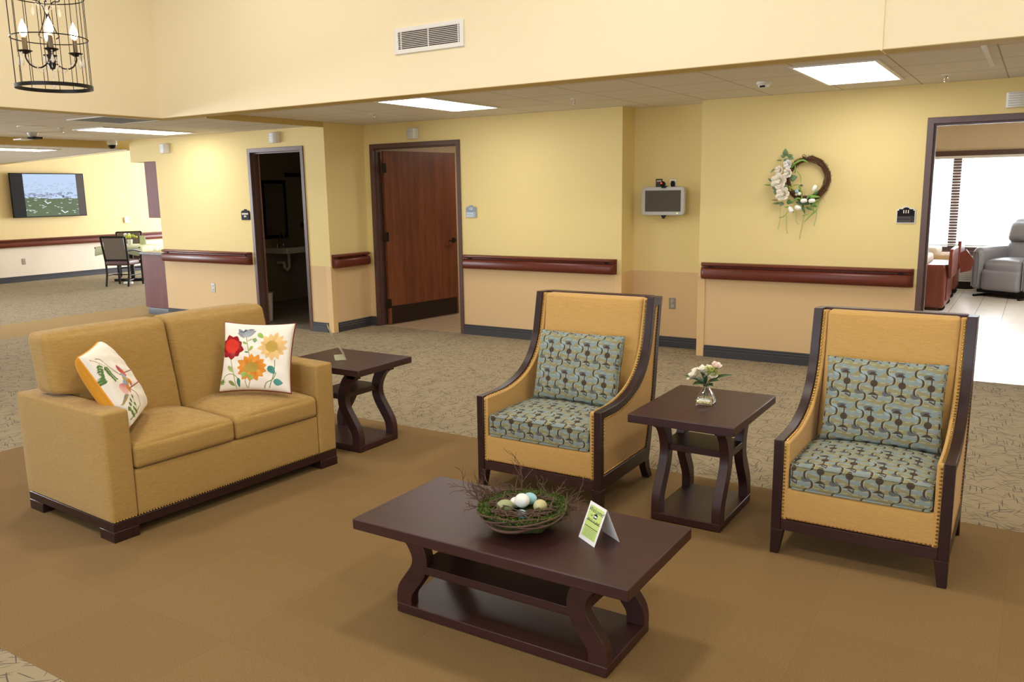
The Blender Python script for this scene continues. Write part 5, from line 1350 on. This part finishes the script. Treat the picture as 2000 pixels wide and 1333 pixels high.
for pts, w_ in (([(410, 340), (460, 280), (540, 245), (610, 285)], 0.009), ([(455, 300), (465, 380), (450, 400)], 0.005), ([(480, 380), (525, 440), (530, 520)], 0.003), ([(510, 565), (545, 640), (555, 770)], 0.008), ([(430, 780), (500, 720), (555, 740)], 0.009), ([(290, 965), (350, 950), (400, 880)], 0.004), ([(565, 945), (600, 930), (635, 925)], 0.003), ([(690, 880), (690, 790), (740, 740), (735, 840)], 0.006), ([(670, 930), (735, 860), (730, 760)], 0.005), ([(590, 1020), (660, 940), (710, 870)], 0.004), ([(600, 740), (640, 690), (670, 680)], 0.006), ([(780, 710), (830, 770)], 0.001), ([(400, 620), (450, 560), (520, 550)], 0.004)): blade(pts, w_)
for pts in ([(300, 820), (300, 960), (280, 1105)], [(375, 930), (378, 1060), (392, 1165)], [(490, 880), (490, 1000), (520, 1050)], [(585, 900), (565, 1050), (540, 1230)], [(725, 850), (715, 970), (700, 1060)]):
    P = smooth_curve([tuple(F(*p, 0.01)) for p in pts], 8); m = MB(); m.tube(P, 0.0014, 5)
    for i, p in enumerate(P[2:]):
        for s_ in (-1, 1): m.leaf(p, p + Vector((s_ * 0.006, -0.002, -0.006)), 0.0018, (0, -1, 0), n=3)
    m.build('hanging_strand', 'strand_pale' if pts[0][0] != 585 else 'leaf_sage', wr)
m = MB()
for k in range(40):
    a0 = rw.uniform(0, 2 * PI); q = rw.uniform(0.026, 0.036); c = F(500, 655, 0.03)
    m.tube([c + Vector((q * math.cos(a0 + t) * 1.05, -0.006 + rw.uniform(-.008, .008), q * math.sin(a0 + t) * 0.85)) for t in (0, .4, .8, 1.2, 1.6, 2.0)], 0.0022, 4)
m.ball(F(500, 660, 0.018), (0.026, 0.008, 0.022), 14, 8)
tn = m.build('tiny_nest', 'twig_wreath', wr); tn['kind'] = 'stuff'
for (zx, zy, r_, mt) in ((495, 630, 0.017, 'egg_blue'), (492, 672, 0.012, 'egg_khaki'), (528, 662, 0.016, 'petal_cream')): MB().ball(F(zx, zy, 0.05), (r_, r_ * .8, r_), 14, 10).build('tiny_egg', mt, wr)
m = MB()
for k in range(46):
    c = F(rw.uniform(400, 500), rw.uniform(565, 625), 0.05 + rw.uniform(-.01, .01)); m.ball(c, 0.0032, 6, 4)
m.build('berry_spray', 'bloom_lime', wr)
m = MB(); c = F(545, 560, 0.05)
for k in range(4): m.leaf(c, c + Vector((0.018 * math.cos(k * 1.6), -0.004, 0.014 * math.sin(k * 1.6))), 0.005, (0, -1, 0), n=4)
m.build('leaf', 'leaf_dark', wr, solid=0.0006)

# ================================================================ spa
e = empty('wall_mirror', (-9.94, 8.965, 1.41), R(90), 'arched dark-framed mirror on the spa wall, seen through the dark doorway', 'mirror')
def arch(w, h, top): return [(-w, -h), (w, -h), (w, h - top)] + [(w * math.cos(t), h - top + top * math.sin(t)) for t in [PI * k / 10 for k in range(1, 10)]] + [(-w, h - top)]
MB().ring([(-0.235, -0.44), (0.235, -0.44), (0.235, 0.44), (-0.235, 0.44)], [(-0.19, -0.385), (0.19, -0.385), (0.19, 0.385), (-0.19, 0.385)], 'y', -0.03, 0).build('frame', 'black_metal', e, bevel=0.003)
MB().prism(arch(0.192, 0.387, 0.06), 'y', -0.012, -0.006).build('glass', 'mirror', e, smooth=False)
e = empty('wall_sink', (-9.94, 8.98, 0.80), R(90), 'white wall-hung sink under the mirror in the dark spa', 'sink')
# local: x along wall (+y world), -y into the room
m = MB(); m.prism([(-0.26, 0.0), (0.26, 0.0), (0.26, -0.30), (0.20, -0.44), (-0.20, -0.44), (-0.26, -0.30)], 'z', -0.045, 0.045); m.build('basin', 'porcelain', e, bevel=0.012)
MB().lathe([(0.16, 0.046), (0.15, 0.0475), (0.0, 0.0475)], (0, -0.24, 0), 28, caps=False).build('bowl', 'grout_tile', e)
m = MB(); m.tube([(0, -0.24, -0.04), (0, -0.24, -0.26), (0, -0.20, -0.31), (0, -0.14, -0.28), (0, -0.13, -0.20), (0, 0, -0.20)], 0.024, 10); m.build('drain_trap', 'porcelain', e)
m = MB()
for s_ in (-0.06, 0.06): m.tube([(s_, -0.07, 0.045), (s_, -0.07, 0.085)], 0.014, 10); m.tube([(s_, -0.07, 0.085), (s_ * 1.7, -0.09, 0.10)], 0.006, 8)
m.tube(smooth_curve([(0, -0.07, 0.04), (0, -0.07, 0.19), (0, -0.12, 0.25), (0, -0.17, 0.19)], 5), 0.010, 8); m.build('faucet', 'chrome', e)
e = empty('shower_valve', (-9.94, 9.55, 1.15), R(90), 'round chrome shower valve on the tiled spa wall right of the sink', 'shower valve')
o = MB().lathe([(0.075, 0), (0.07, 0.012), (0.03, 0.02), (0.026, 0.05), (0.0, 0.052)], seg=24, caps=False).build('trim_plate', 'chrome', e); o.rotation_euler = (R(90), 0, 0)
MB().tube([(0, -0.045, 0), (0.03, -0.055, 0.0), (0.085, -0.06, -0.005)], 0.008, 8).build('lever', 'chrome', e)
e = empty('shower_rod', (-9.94, 9.55, 1.93), R(90), 'dark horizontal shower track right of the spa mirror', 'shower rod')
MB().box(-0.33, 1.2, -0.05, 0, -0.03, 0.03).build('track', 'black_metal', e)
e = empty('waste_bin', (-8.52, 7.43, 0.003), 0, 'pale tapered waste bin just inside the dark spa doorway', 'waste bin')
m = MB(); m.lathe([(0.085, 0.0), (0.105, 0.36), (0.112, 0.37), (0.102, 0.37), (0.082, 0.01)], seg=28); m.build('bin_body', 'white_plastic', e)

# ================================================================ bedroom 111
def bed(x0, x1, y0, y1, zt, label, cover, wing=False):
    e = empty('bed', ((x0 + x1) / 2, (y0 + y1) / 2, 0.002), 0, label, 'bed', 'care beds in the bedroom'); cx, cy = (x0 + x1) / 2, (y0 + y1) / 2
    MB().rbox(x0 - cx, x1 - cx - 0.06, y0 - cy, y1 - cy, 0.03 if not wing else 0.30, zt, r=0.05, n=6).build('bedspread', cover, e)
    MB().rbox(x0 - cx, x1 - cx - 0.3, y0 - cy + 0.04, y1 - cy - 0.04, zt - 0.02, zt + 0.10, r=0.04, n=5).build('mattress', 'bed_sheet', e)
    h0, h1, a, b = 0.42, zt + 0.20, y0 - cy, y1 - cy
    hexp = [(a + 0.10, h0), (b - 0.10, h0), (b, h0 + 0.12), (b, h1 - 0.14), (b - 0.10, h1), (a + 0.10, h1), (a, h1 - 0.14), (a, h0 + 0.12)]
    MB().prism(hexp, 'x', x1 - cx - 0.045, x1 - cx).build('footboard', 'bed_wood', e, bevel=0.008)
    MB().box(x1 - cx - 0.12, x1 - cx - 0.045, a + 0.08, b - 0.08, 0.13, 0.60).build('end_frame', 'bed_wood', e, bevel=0.005)
    for yy in (a + 0.10, b - 0.10):
        w = MB(); w.tube([(x1 - cx - 0.10, yy - 0.014, 0.045), (x1 - cx - 0.10, yy + 0.014, 0.045)], 0.045, 14); w.box(x1 - cx - 0.12, x1 - cx - 0.08, yy - 0.025, yy + 0.025, 0.06, 0.135); w.build('caster', 'black_plastic', e)
    if wing: MB().prism([(0.0, 0.36), (0.14, 0.40), (0.17, 0.55), (0.06, 0.70), (0.0, 0.66)], 'y', a + 0.18, a + 0.22).build('grab_wing', 'bed_wood', e).location = (x1 - cx, 0, 0)
    return e
bed(-2.55, -0.915, 12.05, 12.95, 0.60, 'nearer care bed with a dark reddish cover, cut off by the doorway frame', 'bed_wood')
bed(-2.55, -0.93, 13.45, 14.25, 0.62, 'farther care bed with a pale quilt, under the bedroom window', 'quilt', wing=True)
e = empty('recliner', (-0.43, 13.79, 0.002), R(-30), 'grey leather recliner in front of the bedroom window', 'armchair')
# local: x = along the front, -y = front
hw = 0.46
for s_ in (-1, 1):
    a, b = sorted((s_ * hw, s_ * (hw - 0.17)))
    def rnd(p): return (p.x, p.y, p.z - 0.10 * max(0, -(p.y + 0.05) / 0.3) ** 2 * max(0, (p.z - 0.3) / 0.4) if p.y < -0.05 else p.z)
    ar = MB().rbox(a, b, 0.0, 0.80, 0.10, 0.70, r=0.075, n=8, crown=(0.01, 0.01, 0.01, 0, 0, 0.02)).build('armrest', 'leather', e, ang=60)
    MB().tube(smooth_curve([((a + b) / 2 - 0.045, -0.008, 0.14), ((a + b) / 2 - 0.045, -0.008, 0.58), ((a + b) / 2, -0.008, 0.64), ((a + b) / 2 + 0.045, -0.008, 0.58), ((a + b) / 2 + 0.045, -0.008, 0.14)], 5), 0.006, 6).build('welt', 'leather', ar)
MB().rbox(-hw + 0.17, hw - 0.17, 0.02, 0.62, 0.26, 0.52, r=0.07, n=8, crown=(0, 0, 0.02, 0, 0, 0.05)).build('seat', 'leather', e, ang=60)
MB().rbox(-hw + 0.175, hw - 0.175, -0.015, 0.10, 0.10, 0.40, r=0.045, n=8, crown=(0, 0, 0.03, 0, 0, 0)).build('leg_rest', 'leather', e, ang=60)
def lb2(p): return (p.x, p.y + (p.z - 0.4) * 0.28, p.z)
MB().rbox(-hw + 0.10, hw - 0.10, 0.55, 0.78, 0.42, 0.80, r=0.09, n=8, crown=(0, 0, 0.05, 0, 0, 0), fn=lb2).build('lumbar_cushion', 'leather', e, ang=60)
MB().rbox(-hw + 0.09, hw - 0.09, 0.52, 0.78, 0.76, 1.10, r=0.10, n=8, crown=(0, 0, 0.06, 0, 0, 0.02), fn=lb2).build('head_cushion', 'leather', e, ang=60)
m = MB(); m.box(-hw + 0.08, hw - 0.08, 0.08, 0.74, 0.05, 0.12)
for s_ in (-1, 1): m.box(s_ * 0.33 - 0.02, s_ * 0.33 + 0.02, -0.06, 0.80, 0.0, 0.03)
m.build('base_frame', 'black_metal', e)
e = empty('heater_unit', (-0.65, 14.9, 0), 0, 'white through-wall heater under the bedroom window', 'heater')
MB().box(-0.53, 0.53, -0.13, 0.09, 0.12, 0.52).build('housing', 'white_metal', e, bevel=0.012)
m = MB()
for k in range(9): m.box(-0.50, 0.50, -0.136, -0.129, 0.15 + k * 0.030, 0.168 + k * 0.030)
m.build('louvres', 'grey_plastic', e)
MB().box(-0.50, 0.50, -0.10, 0.08, 0.0, 0.12).build('base_box', 'dark_gap', e)
o = MB().tube(smooth_curve([(-1.1, 14.70, 0.012), (-0.9, 14.62, 0.010), (-0.75, 14.66, 0.03), (-0.6, 14.68, 0.09)], 6), 0.008, 6).build('power_cable', 'white_plastic'); tag(o, 'pale power cable on the floor beneath the bedroom heater', 'cable')

# ================================================================ lobby
tv = empty('television', (-17.02, 9.47, 1.697), R(90), 'wall-mounted television showing white birds over a grassy field', 'television')
MB().box(-0.745, 0.745, -0.045, 0.0, -0.433, 0.433).build('housing', 'black_plastic', tv, bevel=0.006)
NXp, NZp = 240, 130; U, V = np.meshgrid(np.linspace(0, 1, NXp), np.linspace(0, 1, NZp)); U = U.ravel(); V = V.ravel()
tp = Paint((186, 208, 238)); rt_ = random.Random(3)
for _ in range(70): x, y = rt_.random(), rt_.uniform(0.55, 0.8); tp.disc((x, y), rt_.uniform(0.01, 0.035), (140, 152, 180), (196, 208, 228), 0.008)
for _ in range(60): x, y = rt_.random(), rt_.uniform(0.44, 0.56); tp.disc((x, y), rt_.uniform(0.01, 0.05), (104, 112, 140), (160, 170, 190), 0.012)
tp.poly([(0, 0), (1, 0), (1, 0.40), (0.8, 0.43), (0.5, 0.41), (0.2, 0.45), (0, 0.44)], (84, 104, 74))
for _ in range(160): x, y = rt_.random(), rt_.uniform(0.0, 0.40); tp.disc((x, y), rt_.uniform(0.02, 0.08), (70, 94, 58), (106, 120, 92), 0.02)
tp.disc((0.72, 0.46), 0.02, (60, 66, 96), (70, 80, 110), 0.03)
for _ in range(34):
    x, y = rt_.random(), rt_.uniform(0.03, 0.45); s_ = rt_.uniform(0.01, 0.028); tp.line([(x - s_, y + s_ * 0.7), (x, y), (x + s_, y + s_ * 0.5)], 0.005, (236, 242, 248))
tp.line([(0.36, 0.36), (0.41, 0.30), (0.47, 0.33)], 0.009, (244, 248, 252)); tp.line([(0.66, 0.13), (0.72, 0.07), (0.78, 0.10)], 0.010, (244, 248, 252))
P = np.c_[-0.50 + U * 1.075, np.full(len(U), -0.0465), -0.415 + V * 0.83]
idx = np.arange(NXp * NZp).reshape(NZp, NXp); Fq = np.stack([idx[:-1, :-1], idx[:-1, 1:], idx[1:, 1:], idx[1:, :-1]], -1).reshape(-1, 4)
me = bpy.data.meshes.new('picture'); me.from_pydata(P.tolist(), [], Fq.tolist()); me.materials.append(M['tv_picture']); o = bpy.data.objects.new('picture', me); col.objects.link(o); o.parent = tv
color_obj(o, tp.colors(U, V))
MB().box(0.577, 0.725, -0.0468, -0.0455, -0.415, 0.415).build('screen_margin', 'sign_grey', tv)
MB().box(-0.2, 0.2, 0.0, 0.078, -0.2, 0.2).build('wall_bracket', 'black_metal', tv)

e = empty('intercom', (-17.1, 11.17, 1.136), R(90), 'white wall intercom with a hanging pull cord above the lobby handrail', 'intercom')
MB().box(-0.055, 0.055, -0.03, 0, -0.06, 0.06).build('housing', 'white_plastic', e, bevel=0.008)
MB().box(-0.02, 0.02, -0.033, -0.029, -0.02, 0.03).build('button', 'grey_plastic', e)
MB().tube([(0.0, -0.026, -0.06), (0.008, -0.15, -0.20), (0.012, -0.16, -0.62)], 0.003, 5).build('pull_cord', 'white_plastic', e)

def dining_chair(loc, rz, label, first=None):
    if first: e = copy_tree(first); e.location = loc; e.rotation_euler = (0, 0, rz); e['label'] = label; return e
    e = empty('dining_chair', loc, rz, label, 'chair', 'dining chairs at the lobby table')
    # local: x right, y towards the seat front, origin between the rear legs
    for s_ in (-1, 1):
        MB().tube([(s_ * 0.215, -0.04, 0.0), (s_ * 0.215, 0.02, 0.24), (s_ * 0.220, 0.02, 0.45), (s_ * 0.235, -0.05, 0.92)], 0.019, 8).build('rear_leg', 'black_metal', e)
        MB().tube([(s_ * 0.235, 0.43, 0.0), (s_ * 0.240, 0.43, 0.62)], 0.019, 8).build('front_leg', 'black_metal', e)
        MB().tube(smooth_curve([(s_ * 0.225, 0.0, 0.66), (s_ * 0.25, 0.20, 0.66), (s_ * 0.245, 0.43, 0.62)], 4), 0.018, 8).build('armrest', 'black_metal', e)
        MB().tube([(s_ * 0.215, 0.0, 0.20), (s_ * 0.235, 0.43, 0.20)], 0.011, 6).build('stretcher', 'black_metal', e)
    MB().tube([(-0.22, 0.22, 0.20), (0.22, 0.22, 0.20)], 0.011, 6).build('stretcher', 'black_metal', e)
    MB().rbox(-0.225, 0.225, 0.0, 0.45, 0.385, 0.475, r=0.03, n=6, crown=(0, 0, 0, 0, 0, 0.02)).build('seat', 'seat_vinyl', e)
    MB().prism([(0.008, 0.50), (0.036, 0.50), (-0.026, 0.91), (-0.054, 0.91)], 'x', -0.20, 0.20).build('backrest', 'chair_vinyl', e, bevel=0.004)
    m = MB(); m.tube([(-0.235, -0.05, 0.915), (0.235, -0.05, 0.915)], 0.02, 8); m.tube([(-0.22, 0.02, 0.49), (0.22, 0.02, 0.49)], 0.016, 8); m.build('back_frame', 'black_metal', e)
    return e
dc = dining_chair((-14.40, 9.13, 0), R(26), 'brown dining chair with its back to the room, in front of the lobby table')
dining_chair((-15.98, 10.47, 0), R(237), 'second dining chair mostly hidden behind the green-clothed lobby table', dc)
e = empty('lobby_table', (-15.10, 9.90, 0), R(26), 'pedestal dining table under a pale green cloth by the lobby wall', 'table')
MB().box(-0.46, 0.46, -0.46, 0.46, 0.665, 0.695).build('tabletop', 'black_metal', e, bevel=0.004)
MB().tube([(0, 0, 0.03), (0, 0, 0.67)], 0.04, 12).build('pedestal', 'black_metal', e)
for a in (0, 90): MB().rbox(-0.36, 0.36, -0.035, 0.035, 0.0, 0.05, r=0.015, n=3).build('foot', 'black_metal', e).rotation_euler = (0, 0, R(a + 10))
m = MB(); n = 64; rows = []
for j, (rr_, z) in enumerate(((0.0, 0.701), (0.30, 0.701), (0.47, 0.701), (0.485, 0.690), (0.50, 0.64), (0.51, 0.575))):
    row = []
    for k in range(n):
        a = 2 * PI * k / n; c_, s_ = math.cos(a), math.sin(a); q = (abs(c_) ** 9 + abs(s_) ** 9) ** (-1 / 9); f_ = 0.022 * math.sin(a * 14) * max(0, j - 3) / 2
        dz = -0.05 * (abs(math.sin(2 * a)) ** 6) * (j == 5); row.append(m.v(((rr_ * q + f_) * c_, (rr_ * q + f_) * s_, z + dz)))
    rows.append(row)
for A, B in zip(rows[1:-1], rows[2:]):
    for k in range(n): m.f([A[k], A[(k + 1) % n], B[(k + 1) % n], B[k]])
m.f(rows[1]); o = m.build('tablecloth', 'cloth_green', ang=70, solid=0.003); o.location = (-15.10, 9.90, 0); o.rotation_euler = (0, 0, R(26)); tag(o, 'pale green tablecloth draped over the lobby table', 'tablecloth')
e = empty('centerpiece', (-15.10, 9.90, 0.703), 0, 'small pot of yellow and white flowers on the green lobby tablecloth', 'flowers')
MB().lathe([(0.04, 0.0), (0.055, 0.10), (0.05, 0.11)], seg=16).build('pot', 'white_plastic', e)
m = MB(); rr = random.Random(9)
for k in range(26): m.ball((rr.uniform(-.09, .09), rr.uniform(-.09, .09), 0.15 + rr.uniform(0, .06)), 0.022, 8, 6)
m.build('blooms', 'bloom_lime', e)
m = MB()
for k in range(9): m.ball((rr.uniform(-.09, .0), rr.uniform(-.09, .09), 0.18 + rr.uniform(0, .04)), 0.022, 8, 6)
m.build('blooms', 'petal_white', e)
e = empty('menu_card', (-15.02, 10.13, 0.705), R(30), 'pale green folded menu card on the lobby table', 'card')
MB().prism([(-0.03, 0.0), (-0.027, 0.0), (0.0, 0.16), (0.027, 0.0), (0.03, 0.0), (0.0, 0.175)], 'x', -0.05, 0.05).build('card', 'cloth_green', e)
o = MB().rbox(-0.09, 0.09, -0.035, 0.035, 0.0, 0.05, r=0.02, n=3).build('white_box', 'card_white'); o.location = (-14.60, 9.46, 0.0); o.rotation_euler = (0, 0, R(20)); tag(o, 'small white packet lying on the carpet under the dining chair', 'packet')

e = empty('base_cabinet', (-10.39, YL + 0.01, 0), 0, 'maroon base cabinet with a dark toe kick at the lobby end of the spa wall', 'cabinet')
MB().box(-0.255, 0.255, 0.0, 2.6, 0.095, 0.838).build('body', 'cabinet_wood', e, bevel=0.002)
MB().box(-0.20, 0.255, 0.02, 2.6, 0.0, 0.095).build('toe_kick', 'baseboard_vinyl', e)
m = MB(); m.prism([(0.0, 0), (-0.014, 0), (-0.014, 0.06), (-0.008, 0.092), (0, 0.092)], 'x', -0.20, 0.275); m.build('toe_trim', 'baseboard_vinyl', e).location = (0, 0.006, 0)
for k in range(4):
    d = MB().box(-0.273, -0.256, 0.02 + k * 0.645, 0.64 + k * 0.645, 0.11, 0.83).build('door', 'cabinet_wood', e, bevel=0.002)
    MB().tube([(-0.30, 0.56 + k * 0.645, 0.62), (-0.30, 0.56 + k * 0.645, 0.74)], 0.006, 6).build('handle', 'steel', d)
o = MB().box(-0.285, 0.262, -0.02, 2.62, 0.8385, 0.872).build('worktop', 'counter_dark', bevel=0.003); o.location = (-10.39, YL + 0.01, 0); tag(o, 'dark speckled worktop on the maroon base cabinet', 'worktop')
e = empty('wall_cabinet', (-10.265, YL + 0.01, 0), 0, 'maroon wall cabinet hanging above the worktop at the end of the spa wall', 'cabinet')
MB().box(-0.135, 0.13, 0.0, 2.6, 1.345, 2.098).build('body', 'cabinet_wood', e, bevel=0.002)
for k in range(4):
    d = MB().box(-0.153, -0.136, 0.02 + k * 0.645, 0.64 + k * 0.645, 1.355, 2.09).build('door', 'cabinet_wood', e, bevel=0.002)
    MB().tube([(-0.18, 0.56 + k * 0.645, 1.40), (-0.18, 0.56 + k * 0.645, 1.52)], 0.006, 6).build('handle', 'steel', d)
